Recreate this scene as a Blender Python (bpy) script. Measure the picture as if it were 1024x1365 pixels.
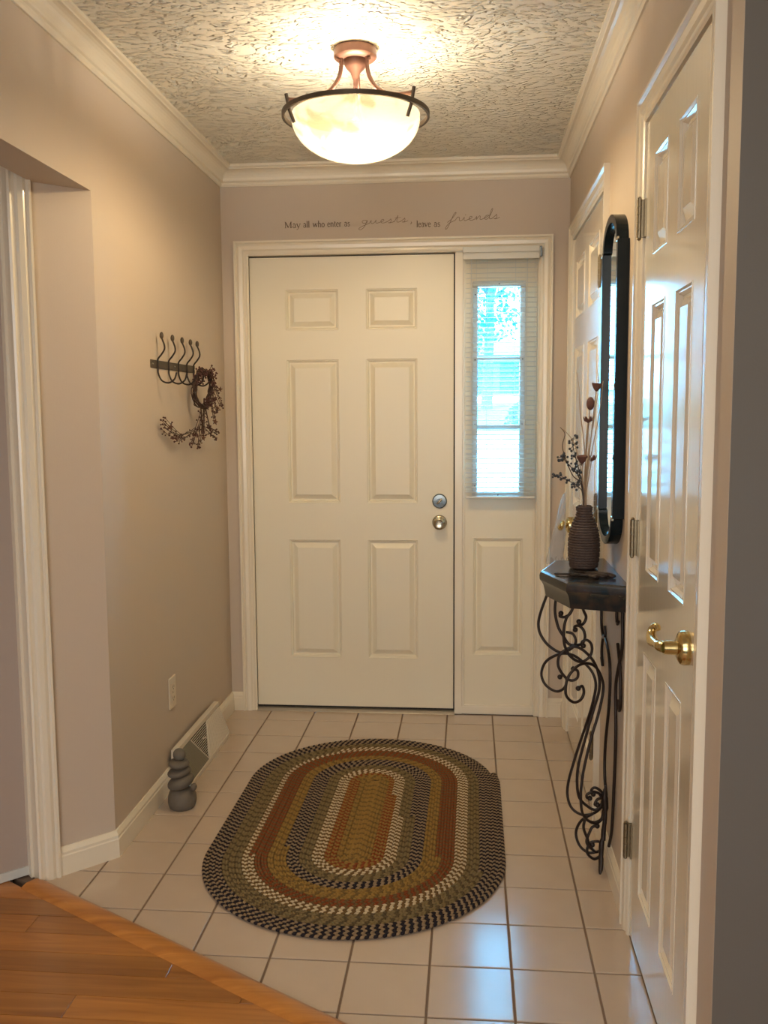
import bpy, math, random
from math import sin, cos, pi, radians as RAD, sqrt
from mathutils import Vector, Matrix
random.seed(7)
S = bpy.context.scene
for o in list(bpy.data.objects): bpy.data.objects.remove(o)
COL = S.collection

# ---------------------------------------------------------------- camera
cam_d = bpy.data.cameras.new('camera'); cam = bpy.data.objects.new('camera', cam_d); COL.objects.link(cam)
cam_d.sensor_fit = 'VERTICAL'; cam_d.sensor_height = 24; cam_d.lens = 24 * 1255.05 / 1365
cam_d.clip_start = 0.05; cam_d.clip_end = 300
Fv = Vector((-0.0894200854, 0.9902070746, -0.1072100633)); Rv = Vector((0.9959884227, 0.0892602705, -0.0062980894)); Uv = Vector((-0.0033331865, 0.1073431575, 0.9942164434))
m = Matrix((Rv, Uv, -Fv)).transposed().to_4x4(); m.translation = Vector((0, 0, 1.3629)); cam.matrix_world = m
S.camera = cam

# ---------------------------------------------------------------- view, world, lights
S.view_settings.view_transform = 'Standard'; S.view_settings.look = 'None'
S.view_settings.gamma = 1; S.view_settings.use_curve_mapping = False
S.view_settings.exposure = 1.2
w = bpy.data.worlds.new('sky'); S.world = w; w.use_nodes = True
bg = w.node_tree.nodes['Background']; bg.inputs[0].default_value = (0.16, 0.56, 1.0, 1); bg.inputs[1].default_value = 15.0

def light(name, kind, loc, energy, color, rot=(0, 0, 0), size=0.1, size_y=None):
    d = bpy.data.lights.new(name, kind); d.energy = energy; d.color = color
    if kind == 'AREA':
        d.size = size
        if size_y: d.shape = 'RECTANGLE'; d.size_y = size_y
    elif kind == 'SUN': d.angle = size
    else: d.shadow_soft_size = size
    o = bpy.data.objects.new(name, d); o.location = loc; o.rotation_euler = rot; COL.objects.link(o); return o
light('sun', 'SUN', (0, 0, 12), 7.0, (0.75, 0.95, 1.0), (RAD(42), 0, RAD(-25)), 0.02)
light('added_ceiling_fill', 'AREA', (-0.5, -0.8, 2.37), 12.0, (1.0, 0.92, 0.86), (0, 0, 0), 1.6)  # unseen overhead fill added behind the camera to lift the ambient
light('added_front_fill', 'AREA', (-0.4, -2.6, 1.45), 33.0, (1.0, 0.94, 0.87), (RAD(90), 0, 0), 2.4, 1.7)  # unseen soft fill added behind the camera, aimed at the entry; no window there
LAMP = (-0.333, 2.85)
light('bowl_bulb', 'POINT', (LAMP[0], LAMP[1], 2.225), 5.6, (1.0, 0.89, 0.70), size=0.03)
sp_ = light('bowl_lamp', 'SPOT', (LAMP[0] + 0.03, LAMP[1] - 0.02, 2.19), 27.0, (1.0, 0.89, 0.70), size=0.035)
sp_.data.spot_size = RAD(176); sp_.data.spot_blend = 0.35

# ---------------------------------------------------------------- mesh helpers
class MB:
    def __init__(s): s.v = []; s.f = []; s.m = []
    def add(s, vs, fs, mi=0):
        b = len(s.v); s.v += [tuple(p) for p in vs]; s.f += [tuple(b + i for i in f) for f in fs]; s.m += [mi] * len(fs); return s
    def box(s, a, b, mi=0, bev=0.0):
        x0, x1 = sorted((a[0], b[0])); y0, y1 = sorted((a[1], b[1])); z0, z1 = sorted((a[2], b[2]))
        if bev <= 0:
            vs = [(x, y, z) for z in (z0, z1) for y in (y0, y1) for x in (x0, x1)]
            return s.add(vs, [(0, 2, 3, 1), (4, 5, 7, 6), (0, 1, 5, 4), (2, 6, 7, 3), (0, 4, 6, 2), (1, 3, 7, 5)], mi)
        c = [(x0, x1), (y0, y1), (z0, z1)]; idx = {}; vs = []
        for i in (0, 1):
            for j in (0, 1):
                for k in (0, 1):
                    for ax in range(3):
                        p = [c[0][i], c[1][j], c[2][k]]
                        for q, t in ((0, i), (1, j), (2, k)):
                            if q != ax: p[q] += bev * (1 - 2 * t)
                        idx[i, j, k, ax] = len(vs); vs.append(p)
        fs = []
        for ax in range(3):
            o = [q for q in range(3) if q != ax]
            for t in (0, 1):
                f = []
                for u, w_ in ((0, 0), (1, 0), (1, 1), (0, 1)):
                    k = [0, 0, 0]; k[ax] = t; k[o[0]] = u; k[o[1]] = w_; f.append(idx[k[0], k[1], k[2], ax])
                fs.append(f)
        for ax in range(3):
            o = [q for q in range(3) if q != ax]
            for u in (0, 1):
                for w_ in (0, 1):
                    f = []
                    for t, a2 in ((0, o[0]), (1, o[0]), (1, o[1]), (0, o[1])):
                        k = [0, 0, 0]; k[ax] = t; k[o[0]] = u; k[o[1]] = w_; f.append(idx[k[0], k[1], k[2], a2])
                    fs.append(f)
        for i in (0, 1):
            for j in (0, 1):
                for k in (0, 1): fs.append([idx[i, j, k, 0], idx[i, j, k, 1], idx[i, j, k, 2]])
        return s.add(vs, fs, mi)
    def prism(s, poly, z0, z1, mi=0, inset=0.0, cz=0.0):
        n = len(poly)
        if inset:
            cx = sum(p[0] for p in poly) / n; cy = sum(p[1] for p in poly) / n
            top = []
            for p in poly:
                d = sqrt((p[0] - cx) ** 2 + (p[1] - cy) ** 2) or 1; k = max(0, 1 - inset * 1.3 / d); top.append((cx + (p[0] - cx) * k, cy + (p[1] - cy) * k))
            vs = [(p[0], p[1], z0) for p in poly] + [(p[0], p[1], z1 - cz) for p in poly] + [(p[0], p[1], z1) for p in top]
            fs = [tuple(range(n - 1, -1, -1)), tuple(range(2 * n, 3 * n))]
            for i in range(n):
                j = (i + 1) % n; fs += [(i, j, n + j, n + i), (n + i, n + j, 2 * n + j, 2 * n + i)]
            return s.add(vs, fs, mi)
        vs = [(p[0], p[1], z0) for p in poly] + [(p[0], p[1], z1) for p in poly]
        return s.add(vs, [tuple(range(n - 1, -1, -1)), tuple(range(n, 2 * n))] + [(i, (i + 1) % n, n + (i + 1) % n, n + i) for i in range(n)], mi)
    def tube(s, pts, r, seg=8, mi=0, flat=1.0):
        pts = [Vector(p) for p in pts]; n = len(pts)
        rs = r if isinstance(r, (list, tuple)) else [r] * n
        vs = []; fs = []; up = None
        for i, p in enumerate(pts):
            t = (pts[min(i + 1, n - 1)] - pts[max(i - 1, 0)]);
            if t.length < 1e-9: t = Vector((0, 0, 1))
            t.normalize()
            if up is None:
                up = t.cross(Vector((0, 0, 1)) if abs(t.z) < 0.9 else Vector((1, 0, 0))).normalized()
            up = (up - t * up.dot(t)).normalized(); b = t.cross(up)
            for k in range(seg):
                a = 2 * pi * k / seg; vs.append(p + (up * cos(a) + b * sin(a) * flat) * rs[i])
        for i in range(n - 1):
            for k in range(seg):
                a = i * seg + k; c = i * seg + (k + 1) % seg; fs.append((a, c, c + seg, a + seg))
        fs.append(tuple(range(seg - 1, -1, -1))); fs.append(tuple((n - 1) * seg + k for k in range(seg)))
        return s.add(vs, fs, mi)
    def lathe(s, prof, org=(0, 0, 0), axis=(0, 0, 1), seg=24, mi=0):
        # prof: list of (r, h) along the axis
        q = Vector((0, 0, 1)).rotation_difference(Vector(axis)); o = Vector(org); vs = []; fs = []
        n = len(prof)
        for r, h in prof:
            for k in range(seg):
                a = 2 * pi * k / seg; vs.append(o + q @ Vector((r * cos(a), r * sin(a), h)))
        for i in range(n - 1):
            for k in range(seg):
                a = i * seg + k; c = i * seg + (k + 1) % seg; fs.append((a, c, c + seg, a + seg))
        if prof[0][0] > 1e-6: fs.append(tuple(range(seg - 1, -1, -1)))
        if prof[-1][0] > 1e-6: fs.append(tuple((n - 1) * seg + k for k in range(seg)))
        return s.add(vs, fs, mi)
    def ball(s, c, r, seg=8, rings=5, mi=0, sc=(1, 1, 1), rot=None):
        c = Vector(c); vs = []; fs = []
        for i in range(rings + 1):
            th = pi * i / rings
            for k in range(seg):
                a = 2 * pi * k / seg; p = Vector((sin(th) * cos(a) * sc[0], sin(th) * sin(a) * sc[1], cos(th) * sc[2])) * r
                if rot: p = rot @ p
                vs.append(c + p)
        for i in range(rings):
            for k in range(seg):
                a = i * seg + k; b = i * seg + (k + 1) % seg; fs.append((a, a + seg, b + seg, b))
        return s.add(vs, fs, mi)
    def build(s, name, mats, parent=None, smooth=None, label=None, loc=None):
        me = bpy.data.meshes.new(name); me.from_pydata(s.v, [], s.f)
        if not isinstance(mats, (list, tuple)): mats = [mats]
        for mm in mats: me.materials.append(mm)
        if len(mats) > 1: me.polygons.foreach_set('material_index', s.m)
        me.update()
        if smooth:
            me.shade_smooth(); me.set_sharp_from_angle(angle=RAD(smooth))
        o = bpy.data.objects.new(name, me); COL.objects.link(o)
        if parent: o.parent = parent
        if label: o['label'] = label
        return o
def tag(o, label, cat=None, group=None, kind=None):
    o['label'] = label
    if cat: o['category'] = cat
    if group: o['group'] = group
    if kind: o['kind'] = kind
    return o
def empty(name, label, cat, group=None, kind=None, loc=(0, 0, 0)):
    o = bpy.data.objects.new(name, None); o.empty_display_size = 0.05; o.location = loc; COL.objects.link(o)
    return tag(o, label, cat, group, kind)
def put(o, parent, loc=None):
    # parent a world-space mesh under an empty that stands elsewhere
    o.parent = parent; o.matrix_parent_inverse = Matrix.Translation(parent.location).inverted(); return o
def smooth_path(pts, n=5):
    P = [Vector(p) for p in pts]; P = [P[0] * 2 - P[1]] + P + [P[-1] * 2 - P[-2]]; out = []
    for i in range(1, len(P) - 2):
        for k in range(n):
            t = k / n; a, b, c, d = P[i - 1:i + 3]
            out.append(0.5 * ((2 * b) + (c - a) * t + (2 * a - 5 * b + 4 * c - d) * t * t + (3 * b - a - 3 * c + d) * t ** 3))
    out.append(P[-2]); return out

# ---------------------------------------------------------------- materials
def mat(name, col, rough=0.5, metal=0.0, bump=None, var=None, spec=None, coat=0.0, extra=None):
    m_ = bpy.data.materials.new(name); m_.use_nodes = True; nt = m_.node_tree; b = nt.nodes['Principled BSDF']
    b.inputs['Base Color'].default_value = (*col, 1); b.inputs['Roughness'].default_value = rough; b.inputs['Metallic'].default_value = metal
    if spec is not None: b.inputs['Specular IOR Level'].default_value = spec
    if coat: b.inputs['Coat Weight'].default_value = coat; b.inputs['Coat Roughness'].default_value = 0.12
    tc = nt.nodes.new('ShaderNodeTexCoord')
    def noise(scale, stretch=(1, 1, 1), detail=4):
        mp = nt.nodes.new('ShaderNodeMapping'); mp.inputs['Scale'].default_value = stretch; nt.links.new(tc.outputs['Object'], mp.inputs[0])
        n = nt.nodes.new('ShaderNodeTexNoise'); n.inputs['Scale'].default_value = scale; n.inputs['Detail'].default_value = detail
        nt.links.new(mp.outputs[0], n.inputs['Vector']); return n
    if var:   # (scale, amount, stretch)
        n = noise(var[0], var[2] if len(var) > 2 else (1, 1, 1)); mx = nt.nodes.new('ShaderNodeMix'); mx.data_type = 'RGBA'
        a = var[1]; mx.inputs[6].default_value = (*[c * (1 - a) for c in col], 1); mx.inputs[7].default_value = (*[min(1, c * (1 + a)) for c in col], 1)
        nt.links.new(n.outputs['Fac'], mx.inputs[0]); nt.links.new(mx.outputs[2], b.inputs['Base Color'])
    if bump:  # (scale, strength, distance, stretch)
        n = noise(bump[0], bump[3] if len(bump) > 3 else (1, 1, 1)); bp = nt.nodes.new('ShaderNodeBump')
        bp.inputs['Strength'].default_value = bump[1]; bp.inputs['Distance'].default_value = bump[2]
        nt.links.new(n.outputs['Fac'], bp.inputs['Height']); nt.links.new(bp.outputs[0], b.inputs['Normal'])
    if extra: extra(m_, nt, b, tc)
    return m_
M = {}
M['wall'] = mat('wall_paint', (0.55, 0.455, 0.36), 0.62, bump=(220, 0.10, 0.002), var=(3, 0.03))
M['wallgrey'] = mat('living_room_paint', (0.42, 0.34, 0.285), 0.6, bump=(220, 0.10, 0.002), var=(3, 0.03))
M['shadewall'] = mat('grey_paint_with_shade', (0.135, 0.117, 0.095), 0.6, bump=(220, 0.10, 0.002), var=(3, 0.03))  # the right-hand wall's shade is put into this darker base colour
M['trim'] = mat('trim_paint', (0.76, 0.68, 0.54), 0.30, bump=(60, 0.05, 0.001), coat=0.3)
M['door'] = mat('door_paint', (0.76, 0.69, 0.54), 0.36, bump=(90, 0.06, 0.001))
M['closet'] = mat('closet_door_paint', (0.76, 0.68, 0.54), 0.15, bump=(55, 0.20, 0.0012, (1, 1, 0.05)), coat=1.0)
M['grout'] = mat('grout', (0.20, 0.135, 0.09), 0.9, bump=(300, 0.3, 0.002))
M['tile'] = mat('ceramic_tile', (0.50, 0.395, 0.305), 0.18, bump=(25, 0.06, 0.002), var=(9, 0.06), coat=0.2)
M['dark'] = mat('weatherstrip', (0.02, 0.017, 0.015), 0.8, bump=(200, 0.2, 0.001))
M['alu'] = mat('aluminium', (0.42, 0.38, 0.33), 0.42, 0.7, bump=(200, 0.1, 0.001, (0.05, 1, 1)))
M['hinge'] = mat('antique_brass_hinge', (0.24, 0.195, 0.125), 0.36, 0.9, var=(60, 0.2))
M['brass'] = mat('polished_brass', (0.62, 0.48, 0.22), 0.16, 1.0, var=(30, 0.12))
M['nickel'] = mat('satin_nickel', (0.50, 0.47, 0.38), 0.24, 1.0, var=(40, 0.1))
M['steel'] = mat('dark_steel', (0.15, 0.17, 0.175), 0.25, 1.0, var=(40, 0.1))
M['iron'] = mat('wrought_iron', (0.030, 0.020, 0.016), 0.42, 0.45, bump=(150, 0.3, 0.001), var=(40, 0.35))
M['rail'] = mat('aged_iron_rail', (0.085, 0.062, 0.042), 0.6, 0.4, bump=(120, 0.4, 0.001), var=(60, 0.4))
M['copper'] = mat('brushed_copper_bronze', (0.13, 0.062, 0.042), 0.45, 0.5, bump=(60, 0.2, 0.001), var=(18, 0.22))
M['bronze'] = mat('dark_bronze', (0.085, 0.065, 0.048), 0.42, 0.6, var=(25, 0.3))
M['frame'] = mat('black_lacquer', (0.006, 0.012, 0.016), 0.25, 0.0, var=(20, 0.2), spec=0.22)
M['vinyl'] = mat('blind_vinyl', (0.62, 0.60, 0.54), 0.38, bump=(80, 0.03, 0.001, (0.1, 1, 1)))
M['cord'] = mat('blind_cord', (0.60, 0.60, 0.55), 0.8, bump=(800, 0.3, 0.0005))
M['lite'] = mat('lite_frame_plastic', (0.62, 0.62, 0.58), 0.4, bump=(80, 0.04, 0.001))
M['plate'] = mat('outlet_plastic', (0.66, 0.56, 0.42), 0.35, bump=(100, 0.02, 0.001))
M['regw'] = mat('register_enamel', (0.62, 0.55, 0.45), 0.4, bump=(90, 0.05, 0.001))
M['regd'] = mat('register_shadow_box', (0.03, 0.022, 0.015), 0.8, bump=(90, 0.05, 0.001))
M['regshade'] = mat('register_fin_shaded', (0.20, 0.18, 0.13), 0.5, bump=(90, 0.05, 0.001))  # shaded copy of the enamel: shade of the turned-away fins put into colour
M['stone'] = mat('river_stone', (0.125, 0.103, 0.078), 0.72, bump=(60, 0.5, 0.004), var=(14, 0.30))
M['twig'] = mat('dark_twig', (0.055, 0.028, 0.018), 0.75, bump=(150, 0.5, 0.001), var=(60, 0.5))
M['berry'] = mat('burgundy_berry', (0.075, 0.022, 0.018), 0.38, var=(50, 0.3))
M['star'] = mat('rusty_star', (0.10, 0.04, 0.022), 0.6, var=(60, 0.3))
M['pale'] = mat('pale_dried_stem', (0.36, 0.24, 0.14), 0.7, bump=(100, 0.3, 0.001), var=(40, 0.3))
M['pod'] = mat('dried_pod_brown', (0.13, 0.055, 0.04), 0.75, bump=(90, 0.5, 0.002), var=(40, 0.4))
M['bluberry'] = mat('slate_berry', (0.035, 0.04, 0.05), 0.55, var=(50, 0.3))
M['rattan'] = mat('woven_seagrass', (0.075, 0.048, 0.038), 0.72, bump=(110, 0.6, 0.002), var=(70, 0.45))
M['decal'] = mat('wall_lettering_brown', (0.10, 0.062, 0.038), 0.7, bump=(200, 0.05, 0.0005))
M['decal2'] = mat('wall_lettering_script', (0.20, 0.135, 0.09), 0.7, bump=(200, 0.05, 0.0005))
M['bark'] = mat('bark', (0.05, 0.10, 0.10), 0.9, bump=(20, 0.5, 0.02), var=(8, 0.3))
M['leaf'] = mat('leaf', (0.008, 0.105, 0.13), 0.6, var=(3, 0.4))
M['grass'] = mat('lawn', (0.05, 0.24, 0.19), 0.9, bump=(30, 0.5, 0.03), var=(2, 0.25))
M['conc'] = mat('concrete', (0.62, 0.66, 0.66), 0.9, bump=(30, 0.2, 0.01), var=(2, 0.06))
M['siding'] = mat('blue_siding', (0.012, 0.10, 0.19), 0.7, bump=(1, 0.1, 0.01), var=(2, 0.1))
M['roof'] = mat('shingle', (0.20, 0.28, 0.31), 0.9, bump=(20, 0.5, 0.02), var=(6, 0.2))
M['garage'] = mat('garage_door_paint', (0.05, 0.18, 0.27), 0.6, var=(2, 0.05))

def ceiling_nodes(m_, nt, b, tc):
    # brush-stomped plaster: short ridges whose direction wanders
    d = nt.nodes.new('ShaderNodeTexNoise'); d.inputs['Scale'].default_value = 3.2; d.inputs['Detail'].default_value = 1
    nt.links.new(tc.outputs['Object'], d.inputs['Vector'])
    sub = nt.nodes.new('ShaderNodeVectorMath'); sub.operation = 'SUBTRACT'; sub.inputs[1].default_value = (0.5, 0.5, 0.5); nt.links.new(d.outputs['Color'], sub.inputs[0])
    sc = nt.nodes.new('ShaderNodeVectorMath'); sc.operation = 'SCALE'; sc.inputs['Scale'].default_value = 0.20; nt.links.new(sub.outputs[0], sc.inputs[0])
    ad = nt.nodes.new('ShaderNodeVectorMath'); nt.links.new(tc.outputs['Object'], ad.inputs[0]); nt.links.new(sc.outputs[0], ad.inputs[1])
    prev = None
    for rot, seed in ((0.5, 0.0), (1.9, 5.0), (2.7, 9.0), (1.2, 13.0)):
        mp = nt.nodes.new('ShaderNodeMapping'); mp.inputs['Rotation'].default_value = (0, 0, rot); mp.inputs['Location'].default_value = (seed, seed, 0); mp.inputs['Scale'].default_value = (24, 58, 10)
        nt.links.new(ad.outputs[0], mp.inputs[0]); n = nt.nodes.new('ShaderNodeTexNoise'); n.inputs['Scale'].default_value = 1.0; n.inputs['Detail'].default_value = 1.5; n.inputs['Distortion'].default_value = 0.15
        nt.links.new(mp.outputs[0], n.inputs['Vector'])
        cr = nt.nodes.new('ShaderNodeValToRGB'); e = cr.color_ramp.elements; e[0].position = 0.60; e[0].color = (0, 0, 0, 1); e[1].position = 0.67; e[1].color = (1, 1, 1, 1)
        nt.links.new(n.outputs['Fac'], cr.inputs[0])
        if prev is None: prev = cr.outputs[0]
        else:
            mx = nt.nodes.new('ShaderNodeMath'); mx.operation = 'MAXIMUM'; nt.links.new(prev, mx.inputs[0]); nt.links.new(cr.outputs[0], mx.inputs[1]); prev = mx.outputs[0]
    bp = nt.nodes.new('ShaderNodeBump'); bp.inputs['Strength'].default_value = 1.0; bp.inputs['Distance'].default_value = 0.014
    nt.links.new(prev, bp.inputs['Height']); nt.links.new(bp.outputs[0], b.inputs['Normal'])
M['ceil'] = mat('stomped_plaster_ceiling', (0.86, 0.82, 0.71), 0.5, extra=ceiling_nodes)

def wood_nodes(m_, nt, b, tc):
    oi = nt.nodes.new('ShaderNodeObjectInfo')
    mp = nt.nodes.new('ShaderNodeMapping'); mp.inputs['Scale'].default_value = (2.5, 38, 10); nt.links.new(tc.outputs['Object'], mp.inputs[0])
    cm = nt.nodes.new('ShaderNodeCombineXYZ'); ml = nt.nodes.new('ShaderNodeMath'); ml.operation = 'MULTIPLY'; ml.inputs[1].default_value = 30; nt.links.new(oi.outputs['Random'], ml.inputs[0])
    nt.links.new(ml.outputs[0], cm.inputs[2]); nt.links.new(cm.outputs[0], mp.inputs['Location'])
    n = nt.nodes.new('ShaderNodeTexNoise'); n.inputs['Scale'].default_value = 1; n.inputs['Detail'].default_value = 5; n.inputs['Distortion'].default_value = 0.8; nt.links.new(mp.outputs[0], n.inputs['Vector'])
    cr = nt.nodes.new('ShaderNodeValToRGB'); e = cr.color_ramp.elements; e[0].position = 0.3; e[0].color = (0.30, 0.105, 0.018, 1); e[1].position = 0.75; e[1].color = (0.50, 0.205, 0.040, 1)
    nt.links.new(n.outputs['Fac'], cr.inputs[0])
    hv = nt.nodes.new('ShaderNodeHueSaturation'); mr = nt.nodes.new('ShaderNodeMapRange'); mr.inputs[3].default_value = 0.68; mr.inputs[4].default_value = 1.18; nt.links.new(oi.outputs['Random'], mr.inputs[0])
    nt.links.new(mr.outputs[0], hv.inputs['Value']); nt.links.new(cr.outputs[0], hv.inputs['Color']); nt.links.new(hv.outputs[0], b.inputs['Base Color'])
    bp = nt.nodes.new('ShaderNodeBump'); bp.inputs['Strength'].default_value = 0.08; bp.inputs['Distance'].default_value = 0.001; nt.links.new(n.outputs['Fac'], bp.inputs['Height']); nt.links.new(bp.outputs[0], b.inputs['Normal'])
M['oak'] = mat('oak_plank', (0.5, 0.3, 0.1), 0.30, extra=wood_nodes, coat=0.25)

def top_nodes(m_, nt, b, tc):
    n = nt.nodes.new('ShaderNodeTexNoise'); n.inputs['Scale'].default_value = 24; n.inputs['Detail'].default_value = 5; nt.links.new(tc.outputs['Object'], n.inputs['Vector'])
    cr = nt.nodes.new('ShaderNodeValToRGB'); e = cr.color_ramp.elements; e[0].position = 0.38; e[0].color = (0.008, 0.016, 0.020, 1); e[1].position = 0.72; e[1].color = (0.05, 0.032, 0.022, 1)
    nt.links.new(n.outputs['Fac'], cr.inputs[0]); nt.links.new(cr.outputs[0], b.inputs['Base Color'])
M['stonetop'] = mat('dark_faux_stone_top', (0.03, 0.03, 0.03), 0.24, extra=top_nodes, coat=0.15, spec=0.4)

def bowl_nodes(m_, nt, b, tc):
    n = nt.nodes.new('ShaderNodeTexNoise'); n.inputs['Scale'].default_value = 6; n.inputs['Detail'].default_value = 3; n.inputs['Distortion'].default_value = 2.2; nt.links.new(tc.outputs['Object'], n.inputs['Vector'])
    cr = nt.nodes.new('ShaderNodeValToRGB'); e = cr.color_ramp.elements; e[0].position = 0.34; e[0].color = (0.72, 0.50, 0.27, 1); e[1].position = 0.42; e[1].color = (1, 0.84, 0.56, 1)
    nt.links.new(n.outputs['Fac'], cr.inputs[0])
    b.inputs['Base Color'].default_value = (0.22, 0.16, 0.09, 1); nt.links.new(cr.outputs[0], b.inputs['Emission Color']); b.inputs['Emission Strength'].default_value = 0.80
    tr = nt.nodes.new('ShaderNodeBsdfTranslucent'); nt.links.new(cr.outputs[0], tr.inputs[0])
    mx = nt.nodes.new('ShaderNodeMixShader'); mx.inputs[0].default_value = 0.05; nt.links.new(b.outputs[0], mx.inputs[1]); nt.links.new(tr.outputs[0], mx.inputs[2])
    tp = nt.nodes.new('ShaderNodeBsdfTransparent'); tp.inputs[0].default_value = (1, 0.93, 0.8, 1); m3 = nt.nodes.new('ShaderNodeMixShader'); m3.inputs[0].default_value = 0.60
    nt.links.new(mx.outputs[0], m3.inputs[1]); nt.links.new(tp.outputs[0], m3.inputs[2])
    nt.links.new(m3.outputs[0], nt.nodes['Material Output'].inputs['Surface'])
M['bowl'] = mat('lit_alabaster_glass', (1, 0.8, 0.5), 0.25, extra=bowl_nodes)

def glass_mat(name, tint, fac_extra=0.0):
    m_ = bpy.data.materials.new(name); m_.use_nodes = True; nt = m_.node_tree; nt.nodes.remove(nt.nodes['Principled BSDF'])
    t = nt.nodes.new('ShaderNodeBsdfTransparent'); t.inputs[0].default_value = (*tint, 1); g = nt.nodes.new('ShaderNodeBsdfGlossy'); g.inputs['Roughness'].default_value = 0.02
    f = nt.nodes.new('ShaderNodeFresnel'); f.inputs[0].default_value = 1.45; mx = nt.nodes.new('ShaderNodeMixShader'); nt.links.new(f.outputs[0], mx.inputs[0]); nt.links.new(t.outputs[0], mx.inputs[1]); nt.links.new(g.outputs[0], mx.inputs[2])
    nt.links.new(mx.outputs[0], nt.nodes['Material Output'].inputs['Surface']); return m_
M['glass'] = glass_mat('window_glass', (0.90, 0.98, 0.98))
M['mirror'] = mat('mirror_silver', (0.80, 0.84, 0.84), 0.02, 1.0, var=(2, 0.01))
def bag_mat():
    m_ = bpy.data.materials.new('clear_plastic_bag'); m_.use_nodes = True; nt = m_.node_tree; b = nt.nodes['Principled BSDF']
    b.inputs['Base Color'].default_value = (0.72, 0.74, 0.80, 1); b.inputs['Roughness'].default_value = 0.25
    n = nt.nodes.new('ShaderNodeTexNoise'); n.inputs['Scale'].default_value = 22; n.inputs['Detail'].default_value = 3; n.inputs['Distortion'].default_value = 1.5
    bp = nt.nodes.new('ShaderNodeBump'); bp.inputs['Strength'].default_value = 0.6; bp.inputs['Distance'].default_value = 0.01; nt.links.new(n.outputs['Fac'], bp.inputs['Height']); nt.links.new(bp.outputs[0], b.inputs['Normal'])
    t = nt.nodes.new('ShaderNodeBsdfTransparent'); mx = nt.nodes.new('ShaderNodeMixShader'); mx.inputs[0].default_value = 0.38
    nt.links.new(t.outputs[0], mx.inputs[1]); nt.links.new(b.outputs[0], mx.inputs[2]); nt.links.new(mx.outputs[0], nt.nodes['Material Output'].inputs['Surface']); return m_
M['bag'] = bag_mat()

# ---------------------------------------------------------------- room shell
D = 4.1326; XL = -1.079; XR = 0.423; H = 2.411; HS = 1.993; YC = 2.69; YE = 1.575
T = 0.12
S45 = sqrt(.5)
cA = (XL, YC)                              # corner where the left wall turns
cB = (XL - 0.124, YC - 0.124 * 1.02)       # casing starts here
def struct(o, label, cat): return tag(o, label, cat, kind='structure')

b = MB()
b.prism([(XL, YC), (XL, D), (XL - T, D), (XL - T, YC - 0.124 + 0.11), (cB[0] - 0.085, cB[1] + 0.085), cB], 0, HS)
b.box((XL - T, YC - 2.2, HS), (XL, D, H))
b.box((-1.175, YC - 1.0, 2.05), (-3.0, YC - 0.9, H))
struct(b.build('wall_left', M['wall']), 'tan painted left wall of the entry with coat hooks and an outlet, cut by a lowered opening', 'wall')
b = MB()
b.box((XL - T, D, 0), (-0.99, D + T, H)); b.box((0.32, D, 0), (XR + T, D + T, H)); b.box((-0.99, D, 2.07), (0.32, D + T, H))
struct(b.build('wall_back', M['wall']), 'tan wall around the white front door, brown lettering above the door', 'wall')
# near closet door: y 1.71 .. 2.355; far closet door: y 3.055 .. 3.925
N0, N1, F0, F1, DT = 1.745, 2.360, 3.050, 3.930, 2.035
b = MB()
b.box((XR, YE, 0), (XR + T, N0 - 0.02, H)); b.box((XR, N0 - 0.02, DT + 0.015), (XR + T, N1 + 0.02, H))
b.box((XR, N1 + 0.02, 0), (XR + T, F0 - 0.02, H)); b.box((XR, F0 - 0.02, DT + 0.015), (XR + T, F1 + 0.02, H)); b.box((XR, F1 + 0.02, 0), (XR + T, D, H))
struct(b.build('wall_right', M['wall']), 'tan painted right wall of the entry holding two white closet doors and a mirror', 'wall')
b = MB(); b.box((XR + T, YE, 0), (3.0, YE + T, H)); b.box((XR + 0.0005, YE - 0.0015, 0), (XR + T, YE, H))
struct(b.build('wall_front', M['shadewall']), 'grey-brown wall with its shade put into the colour, at the right edge of the picture, facing the camera', 'wall')
b = MB(); b.box((XR + 0.75, YE + T, 0), (XR + 0.8, D + T, H)); b.box((XR + T, D + 0.02, 0), (XR + 0.8, D + T, H))
struct(b.build('wall_closet', M['wallgrey']), 'plain rear wall inside the two coat closets', 'wall')
# 45 degree wall with a closed flush door, left edge
dx, dy = -S45, -S45; nx, ny = -S45, S45     # along, into the wall
def P45(s, t): return (cB[0] + dx * s + nx * t, cB[1] + dy * s + ny * t)
b = MB()
b.prism([P45(0.93, 0), P45(1.5, 0), P45(1.5, 0.12), P45(0.93, 0.12)], 0, H)
b.prism([P45(0.0, 0.0), P45(0.93, 0), P45(0.93, 0.12), P45(0.0, 0.12)], 2.06, H)
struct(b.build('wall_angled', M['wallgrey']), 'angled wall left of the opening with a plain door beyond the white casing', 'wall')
b = MB(); b.box((-3.1, -3.1, -0.06), (3.1, D + T, -0.052)); b.box((-3.1, 1.85, -0.05), (-3.0, D + T, H)); b.box((-3.0, D, -0.05), (XL - T, D + T, H)); b.box((-3.1, -3.1, 0), (-3.0, 1.75, H)); b.box((-3.1, 1.75, 0), (P45(1.5, 0)[0], 1.85, H)); b.box((-3.0, -3.1, 0), (3.1, -3.0, H)); b.box((3.0, -3.0, 0), (3.1, YE + T, H))  # underfloor slab and left outer walls added, unseen, to block sky light
struct(b.build('wall_living_room', M['wallgrey']), 'plain grey-brown walls of the room behind the camera, plus unseen light-blocking panels', 'wall')
b = MB(); b.box((-3.1, -3.1, H), (3.1, D + T, H + 0.1))
struct(b.build('ceiling', M['ceil']), 'cream brush-textured plaster ceiling lit by the bowl lamp', 'ceiling')

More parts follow.
